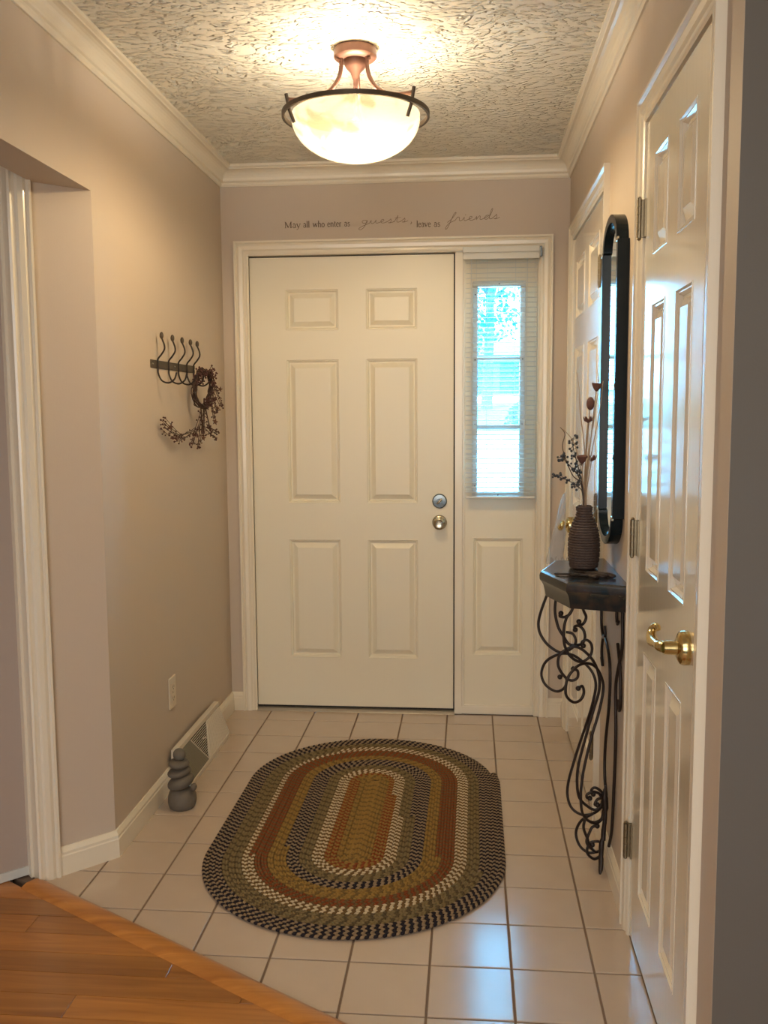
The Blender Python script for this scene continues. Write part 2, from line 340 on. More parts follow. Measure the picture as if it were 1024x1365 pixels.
# ---------------------------------------------------------------- floors
TH0 = Vector((-1.262, 2.500)); TH1 = Vector((0.47, 1.475)); thd = (TH1 - TH0).normalized(); thn = Vector((-thd.y, thd.x))   # threshold line; thn points to the tiles
def clip(poly, p, n, off=0.0):
    out = []; k = len(poly)
    for i in range(k):
        a = Vector(poly[i]); c = Vector(poly[(i + 1) % k]); da = (a - p).dot(n) - off; dc = (c - p).dot(n) - off
        if da >= 0: out.append((a.x, a.y))
        if (da >= 0) != (dc >= 0): q = a + (c - a) * (da / (da - dc)); out.append((q.x, q.y))
    return out
b = MB(); b.prism([(TH0.x - 0.1, TH0.y + 0.06), (TH1.x + 0.12, TH1.y), (XR + 0.9, YE), (XR + 0.9, D + T), (XL - 0.1, D + T)], -0.05, -0.0035)
floor = struct(b.build('floor', M['grout']), 'beige square ceramic tiles with brown grout over the entry floor', 'floor')
g = 0.2006; X0 = -0.8943; Y0 = 2.3933; gp = 0.0028
full = None
for i in range(-3, 8):
    for j in range(-6, 10):
        x, y = X0 + i * g, Y0 + j * g
        poly = [(x + gp, y + gp), (x + g - gp, y + gp), (x + g - gp, y + g - gp), (x + gp, y + g - gp)]; q = poly
        for p, n in ((TH0, thn), (Vector((-1.27, 0)), Vector((1, 0))), (Vector((XR - 0.002, 0)), Vector((-1, 0))), (Vector((0, D - 0.012)), Vector((0, -1)))):
            q = clip(q, p, n, 0.026 if n is thn else 0)
            if len(q) < 3: break
        if len(q) < 3: continue
        ar = abs(sum(q[k][0] * q[(k + 1) % len(q)][1] - q[(k + 1) % len(q)][0] * q[k][1] for k in range(len(q)))) / 2
        if ar < 3e-4 or (x < -1.2 and y > 2.7): continue
        whole = abs(ar - (g - 2 * gp) ** 2) < 1e-7
        if whole and full:
            o = full.copy(); COL.objects.link(o); o.location = (x, y, random.uniform(-0.0003, 0.0003)); continue
        if whole:
            o = MB().prism([(a - x, c - y) for a, c in q], -0.008, 0, inset=0.0015, cz=0.001).build('tile', M['tile'], floor); o.location = (x, y, 0); full = o
        else:
            o = MB().prism([(a - x, c - y) for a, c in q], -0.008, 0, inset=0.0015, cz=0.001).build('tile', M['tile'], floor); o.location = (x, y, 0)
b = MB(); b.prism([(-3.0, -3.0), (3.0, -3.0), (3.0, YE), (TH1.x, YE), (TH1.x, TH1.y), (TH0.x, TH0.y), (-2.3, 1.9), (-3.0, 1.75)], -0.05, -0.009)
wf = struct(b.build('floor', M['dark']), 'honey oak plank floor in the lower left corner', 'floor')
pw = 0.083
rows = int((2.60 + 0.2) / pw)
for j in range(rows):
    y0 = 2.585 - (j + 1) * pw
    x = -3.0 + random.uniform(-0.5, 0)
    far = y0 < 1.0
    while x < 0.6:
        L = random.uniform(0.5, 1.3) if not far else 2.6
        q = [(x + 0.0006, y0 + 0.0006), (x + L - 0.0006, y0 + 0.0006), (x + L - 0.0006, y0 + pw - 0.0006), (x + 0.0006, y0 + pw - 0.0006)]
        q = clip(q, TH0, -thn, 0.026)
        if len(q) > 2: q = clip(q, Vector(P45(0, 0.089)), Vector((S45, -S45)))
        if len(q) > 2: q = clip(q, Vector((-2.6, 0)), Vector((1, 0)))
        if len(q) > 2:
            MB().prism([(a, c) for a, c in q], -0.010, 0.002, inset=0.001, cz=0.0008).build('plank', M['oak'], wf)
        x += L
b = MB()
for (o0, o1, z) in ((-0.030, 0.030, 0.0),):
    prof = [(-0.034, 0.0), (-0.030, 0.006), (-0.016, 0.0125), (0.016, 0.0125), (0.030, 0.007), (0.034, 0.0)]
    A0 = TH0 - thd * 0.0; A1 = TH1
    vs = []
    for e in (A0, A1):
        for (u, z_) in prof: p = e + thn * u; vs.append((p.x, p.y, z_))
    n = len(prof); b.add(vs, [(i, i + 1, n + i + 1, n + i) for i in range(n - 1)] + [tuple(range(n)), tuple(range(2 * n - 1, n - 1, -1)), (0, n, 2 * n - 1, n - 1)])
struct(b.build('trim_1', M['oak'], smooth=50), 'diagonal oak threshold strip between the tiles and the plank floor', 'threshold')

# ---------------------------------------------------------------- trim sweeps
def casing(prefix_parent, s0, s1, zt, mapf, w_=0.062, material=None, z0=0.0, legs=(1, 1), split=None):
    # three mitred boards around an opening; mapf(s, z, v) -> world point, v = how proud
    prof = [(0, 0.0), (0, 0.008), (0.006, 0.011), (0.012, 0.009), (0.020, 0.009), (0.026, 0.014), (0.040, 0.016), (0.050, 0.012), (0.055, 0.019), (w_, 0.019), (w_, 0.0)]
    prof = [(u * w_ / 0.062, v) if u < w_ else (u, v) for u, v in prof]
    n = len(prof); material = material or M['trim']
    def board(fa, fb):
        vs = [mapf(*fa(u), v) for u, v in prof] + [mapf(*fb(u), v) for u, v in prof]
        MB().add(vs, [(i, (i + 1) % n, n + (i + 1) % n, n + i) for i in range(n)] + [tuple(range(n)), tuple(range(2 * n - 1, n - 1, -1))]).build('casing', material, prefix_parent)
    if legs[0]: board(lambda u: (s0 - u, z0), lambda u: (s0 - u, zt + u))
    board(lambda u: (s0 - u, zt + u), lambda u: (s1 + u, zt + u))
    if legs[1]: board(lambda u: (s1 + u, zt + u), lambda u: (s1 + u, z0))
def run(name, prof, p0, p1, out, material, label, cat, m0=0.0, m1=0.0, parent=None):
    # prof (a, z): a out from the wall; m0/m1: mitre slope at the ends (shift along the run per a)
    p0 = Vector(p0); p1 = Vector(p1); d = (p1 - p0).normalized(); out = Vector(out); n = len(prof); vs = []
    for e, mm in ((p0, m0), (p1, -m1)):
        for a, z in prof: p = e + out * a + d * (a * mm); vs.append((p.x, p.y, z))
    o = MB().add(vs, [(i, (i + 1) % n, n + (i + 1) % n, n + i) for i in range(n)] + [tuple(range(n)), tuple(range(2 * n - 1, n - 1, -1))]).build(name, material, parent)
    return struct(o, label, cat)
BP = [(0, 0), (0.013, 0), (0.013, 0.058), (0.011, 0.062), (0.011, 0.070), (0.007, 0.078), (0.004, 0.084), (0, 0.084)]
CP = [(0, H), (0, H - 0.082), (0.006, H - 0.082), (0.010, H - 0.074), (0.010, H - 0.066), (0.016, H - 0.062)]
for k in range(7):
    a = k / 6; CP.append((0.018 + 0.034 * (1 - cos(a * pi / 2)), H - 0.058 + 0.040 * sin(a * pi / 2)))
CP += [(0.054, H - 0.014), (0.062, H - 0.010), (0.062, H)]
run('baseboard_left', BP, (XL, YC), (XL, D), (1, 0), M['trim'], 'white baseboard along the left wall behind the stacked stones', 'baseboard', -0.4, 1)
run('baseboard_angle', BP, cA, cB, (S45, -S45), M['trim'], 'short white baseboard on the angled wall end beside the door casing', 'baseboard', -0.4, 0)
run('baseboard_back_left', BP, (XL, D), (-1.022, D), (0, -1), M['trim'], 'short white baseboard piece left of the front door casing', 'baseboard', 1, 0)
run('baseboard_back_right', BP, (0.353, D), (XR, D), (0, -1), M['trim'], 'short white baseboard piece right of the sidelight casing', 'baseboard', 0, 1)
run('baseboard_right_corner', BP, (XR, D), (XR, F1 + 0.07), (-1, 0), M['trim'], 'short white baseboard piece between the far closet door and the corner', 'baseboard', 1, 0)
run('baseboard_right', BP, (XR, F0 - 0.07), (XR, N1 + 0.07), (-1, 0), M['trim'], 'white baseboard on the right wall under the iron console shelf', 'baseboard')
run('baseboard_right_end', BP, (XR, N0 - 0.065), (XR, YE), (-1, 0), M['trim'], 'white baseboard stub at the end of the right wall', 'baseboard')
run('trim_2', CP, (XL, YC - 2.2), (XL, D), (1, 0), M['trim'], 'white crown moulding along the top of the left wall', 'crown moulding', 0, 1)
run('trim_3', CP, (XL, D), (XR, D), (0, -1), M['trim'], 'white crown moulding above the front door wall', 'crown moulding', 1, 1)
run('trim_4', CP, (XR, D), (XR, YE), (-1, 0), M['trim'], 'white crown moulding along the top of the right wall', 'crown moulding', 1, 0)

# ---------------------------------------------------------------- panelled door leaves
def leaf(parent, s0, s1, z0, z1, holes, mapf, material, th=0.036, name='slab', back=True):
    # mapf(s, z, v): v<0 goes into the wall. Face grid with openings; each raised panel a mesh of its own
    ss = sorted({s0, s1, *[h[0] for h in holes], *[h[1] for h in holes]}); zs = sorted({z0, z1, *[h[2] for h in holes], *[h[3] for h in holes]})
    b = MB()
    for i in range(len(ss) - 1):
        for j in range(len(zs) - 1):
            cs, cz = (ss[i] + ss[i + 1]) / 2, (zs[j] + zs[j + 1]) / 2
            if any(h[0] < cs < h[1] and h[2] < cz < h[3] for h in holes): continue
            b.add([mapf(ss[i], zs[j], 0), mapf(ss[i + 1], zs[j], 0), mapf(ss[i + 1], zs[j + 1], 0), mapf(ss[i], zs[j + 1], 0)], [(0, 1, 2, 3)])
    R = [(s0, z0), (s1, z0), (s1, z1), (s0, z1)]
    vs = [mapf(*p, 0) for p in R] + [mapf(*p, -th) for p in R]
    b.add(vs, [(i, (i + 1) % 4, 4 + (i + 1) % 4, 4 + i) for i in range(4)] + ([(4, 5, 6, 7)] if back else []))
    slab = b.build(name, material, parent)
    return slab
def panel(parent, h, mapf, material, dep=0.012):
    a0, a1, c0, c1 = h
    prof = [(0, 0.0015), (0.003, 0.0015), (0.006, -0.003), (0.009, -0.003), (0.014, -dep), (0.020, -dep), (0.040, -0.0005)]
    vs = []
    for u, v in prof: vs += [mapf(a0 + u, c0 + u, v), mapf(a1 - u, c0 + u, v), mapf(a1 - u, c1 - u, v), mapf(a0 + u, c1 - u, v)]
    vs += [mapf(a0, c0, -0.016), mapf(a1, c0, -0.016), mapf(a1, c1, -0.016), mapf(a0, c1, -0.016)]
    n = len(prof); fs = []
    for k in range(n - 1):
        for i in range(4): j = (i + 1) % 4; fs.append((k * 4 + i, k * 4 + j, (k + 1) * 4 + j, (k + 1) * 4 + i))
    e = (n - 1) * 4; fs.append((e, e + 1, e + 2, e + 3)); q = n * 4; fs.append((q + 3, q + 2, q + 1, q))
    for i in range(4): j = (i + 1) % 4; fs.append((i, j, q + j, q + i))
    return MB().add(vs, fs).build('panel', material, parent)

# front door
YF = D + 0.020
mf = lambda s, z, v: (s, YF - v, z)
d1 = empty('door_1', 'cream six-panel front door with round knob, in the middle of the back wall', 'door', kind='structure', loc=(-0.51, YF, 0))
class Off:   # meshes are written in world space and hung on an empty that stands elsewhere
    pass
def hang(children_of, e):
    for o in [o for o in COL.objects if o.parent == e]: o.matrix_parent_inverse = Matrix.Translation(e.location).inverted()
SX0, SX1 = -0.962, -0.0665
ph = []
for (a, c) in ((-0.806, -0.568), (-0.451, -0.222)):
    for (z0, z1) in ((0.246, 0.790), (0.951, 1.590), (1.713, 1.893)): ph.append((a, c, z0, z1))
slab = leaf(d1, SX0, SX1, 0.020, 2.030, ph, mf, M['door'], 0.04)
for h in ph: panel(slab, h, mf, M['door'])
casing(d1, -0.960, 0.291, 2.035, lambda s, z, v: (s, D - v, z), 0.0625)
b = MB(); b.box((-0.99, D, 0), (-0.966, D + 0.1, 2.07)); b.box((-0.0605, D + 0.006, 0), (-0.028, D + 0.1, 2.036)); b.box((-0.966, D, 2.035), (0.32, D + 0.1, 2.07)); b.box((0.291, D, 0), (0.32, D + 0.1, 2.035))
b.box((-0.028, D + 0.01, 0.0), (0.291, D + 0.1, 0.0335))
b.build('jamb', M['trim'], d1)
b = MB(); b.box((-0.966, YF + 0.012, 0.012), (-0.955, YF + 0.05, 2.035)); b.box((-0.072, YF + 0.012, 0.012), (-0.0605, YF + 0.05, 2.035)); b.box((-0.966, YF + 0.012, 2.024), (-0.0605, YF + 0.05, 2.035)); b.box((-0.966, YF + 0.006, 0.012), (-0.0605, YF + 0.05, 0.024)); b.box((-0.966, YF + 0.041, 0.012), (-0.0605, YF + 0.05, 2.035))
b.build('weatherstrip', M['dark'], d1)
b = MB(); b.add([(x, y, z) for x in (-0.966, -0.0605) for y, z in ((D - 0.012, 0), (D - 0.008, 0.004), (D + 0.004, 0.010), (D + 0.1, 0.013), (D + 0.1, 0))], [(0, 1, 6, 5), (1, 2, 7, 6), (2, 3, 8, 7), (3, 4, 9, 8), (0, 5, 9, 4), (0, 4, 3, 2, 1), (5, 6, 7, 8, 9)])
b.build('threshold', M['alu'], d1)
for z in (1.818, 1.028, 0.252):
    b = MB(); b.tube([(-0.9665, D - 0.004, z - 0.045), (-0.9665, D - 0.004, z + 0.045)], 0.0055, 10); b.box((-0.9745, D - 0.0015, z - 0.043), (-0.960, D - 0.0005, z + 0.043))
    b.build('hinge', M['door'], d1, smooth=40)
kb = MB().lathe([(0, 0), (0.033, 0), (0.033, 0.004), (0.029, 0.009), (0.020, 0.011), (0.013, 0.014), (0.012, 0.030), (0.017, 0.034), (0.026, 0.040), (0.0285, 0.050), (0.026, 0.059), (0.018, 0.064), (0.012, 0.062), (0.0, 0.062)], (-0.1275, YF, 0.868), (0, -1, 0), 28).build('knob', M['nickel'], d1, smooth=40)
MB().box((-0.136, YF - 0.070, 0.8655), (-0.119, YF - 0.061, 0.8705), bev=0.001).build('turn_button', M['nickel'], kb)
kb = MB().lathe([(0, 0), (0.0325, 0), (0.0325, 0.006), (0.028, 0.011), (0.012, 0.012), (0.010, 0.016), (0, 0.016)], (-0.1275, YF, 0.963), (0, -1, 0), 28).build('deadbolt', M['steel'], d1, smooth=40)
b = MB(); b.tube([(-0.139, YF - 0.019, 0.951), (-0.1275, YF - 0.022, 0.963), (-0.116, YF - 0.019, 0.975)], [0.003, 0.006, 0.003], 8); b.build('thumb_turn', M['nickel'], kb, smooth=50)
MB().box((-0.0610, YF - 0.004, 0.845), (-0.0585, YF + 0.01, 0.89)).build('strike_plate', M['dark'], d1)
hang(None, d1)

# sidelight
win = empty('window_1', 'narrow three-pane sidelight right of the front door, one raised panel below', 'window', kind='structure', loc=(0.13, YF, 0))
GX0, GX1, GZ0, GZ1 = 0.038, 0.218, 1.003, 1.888
b = MB(); hol = [(0.019, 0.241, 0.268, 0.801), (GX0 - 0.006, GX1 + 0.006, GZ0 - 0.006, GZ1 + 0.006)]
sl = leaf(win, -0.0255, 0.2885, 0.032, 2.032, hol, mf, M['door'], 0.012, back=False)
panel(sl, hol[0], mf, M['door'])
b = MB()
for (x0, x1, z0, z1) in ((-0.028, -0.018, 0.030, 2.035), (0.281, 0.291, 0.030, 2.035), (-0.018, 0.281, 0.030, 0.042)): b.box((x0, YF - 0.008, z0), (x1, YF + 0.02, z1), bev=0.002)
b.build('stop_moulding', M['trim'], win)
b = MB(); fw = 0.024
for y0, y1 in ((YF - 0.010, YF + 0.004), (YF + 0.030, YF + 0.045)):
    b.box((GX0 - fw, y0, GZ0), (GX0, y1, GZ1), bev=0.003); b.box((GX1, y0, GZ0), (GX1 + fw, y1, GZ1), bev=0.003); b.box((GX0 - fw, y0, GZ1), (GX1 + fw, y1, GZ1 + fw), bev=0.003); b.box((GX0 - fw, y0, GZ0 - fw), (GX1 + fw, y1, GZ0), bev=0.003)
b.box((GX0 - fw, YF + 0.004, GZ0 - fw), (GX0 - 0.001, YF + 0.03, GZ1 + fw)); b.box((GX1 + 0.001, YF + 0.004, GZ0 - fw), (GX1 + fw, YF + 0.03, GZ1 + fw))
b.box((GX0 - 0.001, YF + 0.004, GZ1 + 0.001), (GX1 + 0.001, YF + 0.03, GZ1 + fw)); b.box((GX0 - 0.001, YF + 0.004, GZ0 - fw), (GX1 + 0.001, YF + 0.03, GZ0 - 0.001))
lf = b.build('lite_frame', M['lite'], win)
for (x, z) in ((0.026, 1.855), (0.230, 1.860), (0.026, 1.578), (0.230, 1.580), (0.026, 1.30), (0.230, 1.30), (0.026, 1.03), (0.128, 1.900), (0.128, 0.991)):
    MB().lathe([(0, 0), (0.0028, 0), (0.0028, 0.0012), (0, 0.0012)], (x, YF - 0.010, z), (0, -1, 0), 10).build('screw', M['dark'], lf)
for z in (1.586, 1.289):
    b = MB(); b.box((GX0, YF - 0.006, z - 0.010), (GX1, YF + 0.012, z + 0.010), bev=0.003); b.box((GX0, YF + 0.022, z - 0.010), (GX1, YF + 0.035, z + 0.010), bev=0.003); b.build('muntin', M['lite'], win)
MB().box((GX0 - 0.001, YF + 0.015, GZ0 - 0.001), (GX1 + 0.001, YF + 0.0151, GZ1 + 0.001)).build('glass', M['glass'], win)
# outer wall of the sidelight, beside the glass
b = MB(); b.box((-0.028, YF + 0.013, 0.03), (GX0 - fw - 0.0005, YF + 0.045, 2.035)); b.box((GX1 + fw + 0.0005, YF + 0.013, 0.03), (0.291, YF + 0.045, 2.035)); b.box((GX0 - fw - 0.0005, YF + 0.013, 0.03), (GX1 + fw + 0.0005, YF + 0.045, GZ0 - fw - 0.0005)); b.box((GX0 - fw - 0.0005, YF + 0.013, GZ1 + fw + 0.0005), (GX1 + fw + 0.0005, YF + 0.045, 2.035))
b.build('outer_skin', M['door'], win)
hang(None, win)

# blind
BY = D - 0.020
bl = empty('mini_blind', 'white mini blind with open slats hanging over the sidelight window', 'blind', loc=(0.135, BY, 0.975))
b = MB(); b.box((-0.026, BY - 0.026, 2.000), (0.297, BY + 0.012, 2.044), bev=0.003); b.box((-0.028, BY - 0.032, 1.994), (0.294, BY - 0.026, 2.018), bev=0.002); b.box((-0.028, BY - 0.032, 2.022), (0.294, BY - 0.026, 2.047), bev=0.002)
b.build('headrail', M['vinyl'], bl)
MB().box((0.294, BY - 0.022, 2.004), (0.306, BY + 0.010, 2.046), bev=0.002).build('bracket', M['steel'], bl)
sm = None; a = RAD(10); hw = 0.0125
for k in range(48):
    z = 1.981 - k * 0.0207
    if sm is None:
        b = MB(); n = 4; vs = []
        for x in (-0.1495, 0.1495):
            for t in range(n + 1):
                u = (t / n * 2 - 1) * hw; hgt = 0.0018 * (1 - (u / hw) ** 2)
                vs.append((x, u * cos(a), hgt + u * sin(a)))
            for t in range(n, -1, -1):
                u = (t / n * 2 - 1) * hw; hgt = 0.0018 * (1 - (u / hw) ** 2) - 0.0006
                vs.append((x, u * cos(a), hgt + u * sin(a)))
        m2 = 2 * (n + 1); b.add(vs, [(i, (i + 1) % m2, m2 + (i + 1) % m2, m2 + i) for i in range(m2)] + [tuple(range(m2)), tuple(range(2 * m2 - 1, m2 - 1, -1))])
        sm = b.build('slat', M['vinyl'], bl); o = sm
    else:
        o = sm.copy(); COL.objects.link(o)
    o.location = (0.136, BY - 0.006, z)
MB().box((-0.014, BY - 0.019, 0.978), (0.286, BY + 0.007, 0.990), bev=0.003).build('bottom_rail', M['vinyl'], bl)
for x in (0.030, 0.076, 0.195, 0.238):
    MB().tube([(x, BY - 0.0195, 1.995), (x, BY - 0.0195, 0.985)], 0.0007, 5).build('cord', M['cord'], bl)
b = MB(); b.tube(smooth_path([(0.244, BY - 0.030, 1.995), (0.2435, BY - 0.031, 1.7), (0.243, BY - 0.030, 1.40), (0.238, BY - 0.03, 1.32)], 4), 0.0012, 5); b.lathe([(0, 0), (0.003, 0.002), (0.0045, 0.02), (0.0015, 0.028), (0, 0.028)], (0.238, BY - 0.03, 1.295), (0, 0, 1), 8); b.build('pull_cord', M['cord'], bl)
b = MB(); b.tube([(0.008, BY - 0.030, 1.995), (0.010, BY - 0.031, 1.35)], 0.0022, 6); b.build('tilt_wand', M['vinyl'], bl)
hang(None, bl)

# ---------------------------------------------------------------- closet doors
XD = XR - 0.004     # door face
mr = lambda s, z, v: (XD - v, s, z)
def lever(parent, y, z, dirn, material):
    b = MB(); b.lathe([(0, 0), (0.033, 0), (0.033, 0.010), (0.031, 0.016), (0.024, 0.020), (0.014, 0.022), (0.013, 0.046), (0, 0.046)], (XD, y, z), (-1, 0, 0), 28)
    ro = b.build('rosette', material, parent, smooth=35)
    pts = [(XD - 0.044, y, z), (XD - 0.050, y + dirn * 0.010, z), (XD - 0.052, y + dirn * 0.030, z - 0.001), (XD - 0.053, y + dirn * 0.050, z - 0.003), (XD - 0.053, y + dirn * 0.070, z - 0.004), (XD - 0.052, y + dirn * 0.088, z + 0.001), (XD - 0.049, y + dirn * 0.097, z + 0.010), (XD - 0.045, y + dirn * 0.094, z + 0.019), (XD - 0.042, y + dirn * 0.085, z + 0.021), (XD - 0.041, y + dirn * 0.079, z + 0.016)]
    rr = [0.011, 0.011, 0.009, 0.010, 0.012, 0.011, 0.009, 0.008, 0.007, 0.005]
    q = smooth_path(pts, 4); r2 = []
    for i in range(len(q)):
        t = i / 4; k = min(int(t), len(rr) - 2); r2.append(rr[k] + (rr[k + 1] - rr[k]) * (t - k))
    MB().tube(q, r2, 12).build('lever', material, parent, smooth=50)
def closet(name, label, y0, y1, cols, rowsz, lever_y, lever_z, ldir, hz, hy, latch_first):
    e = empty(name, label, 'door', kind='structure', loc=(XD, (y0 + y1) / 2, 0))
    holes = [(a, c, z0, z1) for a, c in cols for z0, z1 in rowsz]
    sl_ = leaf(e, y0 + 0.003, y1 - 0.003, 0.012, DT - 0.004, holes, mr, M['closet'], 0.034)
    for h in holes: panel(sl_, h, mr, M['closet'])
    casing(e, y0 - 0.006, y1 + 0.006, DT + 0.004, lambda s, z, v: (XR - v, s, z), 0.062)
    b = MB(); b.box((XR, y0 - 0.02, 0), (XR + T, y0, DT + 0.015)); b.box((XR, y1, 0), (XR + T, y1 + 0.02, DT + 0.015)); b.box((XR, y0, DT), (XR + T, y1, DT + 0.015)); b.box((XD + 0.036, y0, 0.0), (XD + 0.05, y0 + 0.02, DT)); b.box((XD + 0.036, y1 - 0.02, 0.0), (XD + 0.05, y1, DT)); b.box((XD + 0.036, y0, DT - 0.02), (XD + 0.05, y1, DT))
    b.build('jamb', M['trim'], e)
    for z in hz:
        b = MB(); yk = hy; xk = XR - 0.018
        for q in range(5):
            b.tube([(xk, yk, z - 0.045 + q * 0.018 + 0.0006), (xk, yk, z - 0.045 + (q + 1) * 0.018 - 0.0006)], 0.0062, 10)
        b.box((xk - 0.001, yk + 0.001, z - 0.044), (XR + 0.002, yk + 0.004, z + 0.044)) ; b.box((xk + 0.010, yk - 0.017, z - 0.044), (XD - 0.0003, yk - 0.001, z + 0.044)); b.box((xk - 0.001, yk - 0.004, z - 0.044), (XD, yk - 0.001, z + 0.044))
        h = b.build('hinge', M['hinge'], e, smooth=40)
        b = MB(); b.lathe([(0, 0), (0.0045, 0.0), (0.005, 0.003), (0.002, 0.006), (0, 0.006)], (xk, yk, z + 0.045), (0, 0, 1), 10); b.lathe([(0, 0), (0.0045, 0.0), (0.005, 0.003), (0.002, 0.006), (0, 0.006)], (xk, yk, z - 0.045), (0, 0, -1), 10); b.build('hinge_pin', M['hinge'], h, smooth=40)
    lever(e, lever_y, lever_z, ldir, M['brass'])
    hang(None, e); return e
RZ = ((0.172, 0.785), (0.980, 1.603), (1.715, 1.938))
closet('door_2', 'glossy white six-panel closet door with brass lever, nearest on the right wall', N0, N1, ((1.852, 1.998), (2.106, 2.250)), RZ, 1.806, 0.908, 1, (1.815, 1.045, 0.262), N1 + 0.001, True)
closet('door_3', 'white closet door beyond the black mirror, plastic bag at its lever', F0, F1, ((3.165, 3.430), (3.550, 3.815)), RZ, 3.872, 0.893, -1, (1.79, 1.045, 0.262), F0 - 0.0012, False)
# plain door beyond the left opening
e = empty('door_4', 'plain shaded door seen beyond the fluted white casing at the left edge', 'door', kind='structure', loc=(*P45(0.45, 0.07), 0))
m45 = lambda s, z, v: (cB[0] + dx * s - nx * v, cB[1] + dy * s - ny * v, z)
casing(e, 0.064, 0.87, 2.04, m45, 0.062)
b = MB(); b.prism([P45(0.045, 0), P45(0.064, 0), P45(0.064, 0.09), P45(0.045, 0.09)], 0, 2.05); b.prism([P45(0.87, 0), P45(0.89, 0), P45(0.89, 0.09), P45(0.87, 0.09)], 0, 2.05); b.prism([P45(0.05, 0), P45(0.89, 0), P45(0.89, 0.09), P45(0.05, 0.09)], 2.035, 2.06)
b.prism([P45(0.064, 0.035), P45(0.072, 0.035), P45(0.072, 0.06), P45(0.064, 0.06)], 0, 2.04, )
b.build('jamb', M['trim'], e)
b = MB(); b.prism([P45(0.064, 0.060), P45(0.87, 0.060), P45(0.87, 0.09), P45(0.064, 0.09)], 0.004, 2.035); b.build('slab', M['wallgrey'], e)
b = MB(); b.prism([P45(0.066, 0.054), P45(0.868, 0.054), P45(0.868, 0.060), P45(0.066, 0.060)], 0.004, 0.030); b.build('gap_light_strip', M['lite'], e, label='pale strip standing in for daylight under the door')  # pale strip put in for the daylight gap under this door
hang(None, e)
b = MB(); b.prism([P45(-0.05, 0.09), P45(0.93, 0.09), P45(0.93, 0.12), P45(-0.05, 0.12)], -0.05, 2.06)
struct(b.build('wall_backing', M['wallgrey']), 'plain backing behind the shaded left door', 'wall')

# ---------------------------------------------------------------- ceiling lamp
lx, ly = LAMP
e = empty('ceiling_lamp', 'semi-flush copper ceiling lamp with a lit alabaster glass bowl and dark ring', 'lamp', loc=(lx, ly, 2.2))
MB().lathe([(0, 0), (0.0, -0.0), (0.060, 0.0), (0.063, -0.004), (0.063, -0.026), (0.058, -0.031), (0.050, -0.033), (0.0, -0.033)], (lx, ly, H), (0, 0, 1), 36).build('canopy', M['copper'], e, smooth=35)
MB().lathe([(0.034, 0), (0.034, -0.010), (0.028, -0.022), (0.014, -0.036), (0.009, -0.052), (0.0065, -0.056), (0.0065, -0.165), (0.012, -0.170), (0.0, -0.172)], (lx, ly, H - 0.033), (0, 0, 1), 24).build('stem', M['copper'], e, smooth=35)
zr = 2.222
for k, an in enumerate((RAD(205), RAD(-32), RAD(88))):
    c_, s_ = cos(an), sin(an)
    pts = [(0.044, H - 0.030), (0.043, H - 0.050), (0.050, H - 0.085), (0.074, H - 0.122), (0.110, H - 0.146), (0.150, H - 0.158), (0.190, H - 0.163), (0.203, H - 0.163)]
    q = smooth_path([(lx + r * c_, ly + r * s_, z) for r, z in pts], 4)
    ar = MB().tube(q, 0.0062, 10, flat=1.0).build('arm', M['copper'], e, smooth=50)
    MB().ball((lx + 0.050 * c_, ly + 0.050 * s_, H - 0.038), 0.006, 10, 6).build('screw', M['copper'], ar, smooth=60)
    q = [(lx + 0.209 * c_, ly + 0.209 * s_, H - 0.148), (lx + 0.200 * c_, ly + 0.200 * s_, zr - 0.002), (lx + 0.186 * c_, ly + 0.186 * s_, zr - 0.036)]
    MB().tube(q, 0.0052, 8).build('clamp_pin', M['bronze'], ar, smooth=50)
prof = []
b = MB(); vs = []; seg = 72
for k in range(seg):
    a = 2 * pi * k / seg
    for r, z in ((0.209, 0.0065), (0.2165, 0.0065), (0.2165, -0.0065), (0.209, -0.0065)): vs.append((lx + r * cos(a), ly + r * sin(a), zr + z))
b.add(vs, [(k * 4 + i, ((k + 1) % seg) * 4 + i, ((k + 1) % seg) * 4 + (i + 1) % 4, k * 4 + (i + 1) % 4) for k in range(seg) for i in range(4)])
b.build('ring', M['bronze'], e, smooth=40)
pr = []
for k in range(17):
    t = k / 16 * pi / 2; pr.append((0.188 * cos(t) if k < 16 else 0.0, -0.118 * sin(t)))
pr2 = [(0.183 * cos(k / 16 * pi / 2) if k < 16 else 0.0, -0.113 * sin(k / 16 * pi / 2)) for k in range(16, -1, -1)]
b = MB(); b.lathe([(0.0, -0.113)] + pr2[1:] + [(0.183, 0.012), (0.188, 0.012)] + pr[:-1] + [(0.0, -0.118)], (lx, ly, zr - 0.010), (0, 0, 1), 64)
b.build('bowl', M['bowl'], e, smooth=60)
hang(None, e)

# ---------------------------------------------------------------- braided rug
rug = empty('braided_rug', 'oval braided rug in olive, rust, cream and black bands on the tile floor', 'rug', loc=(-0.348, 3.027, 0))
ca, p = 0.288, 0.01935
turns = 23.1
def stad(r, u):      # point and tangent on a stadium (vertical core half length ca), u in 0..1 starting at the right side
    L = 2 * ca; arc = pi * r; per = 2 * L + 2 * arc; s = (u % 1.0) * per
    if s < ca: return (r, s), (0, 1)
    s -= ca
    if s < arc: a = s / r; return (r * cos(a), ca + r * sin(a)), (-sin(a), cos(a))
    s -= arc
    if s < L: return (-r, ca - s), (0, -1)
    s -= L
    if s < arc: a = s / r; return (-r * cos(a), -ca - r * sin(a)), (sin(a), -cos(a))
    s -= arc; return (r, -ca + s), (0, 1)
def yarn(name, c): return mat(name, c, 0.95, bump=(500, 0.5, 0.001), var=(90, 0.25), spec=0.15)
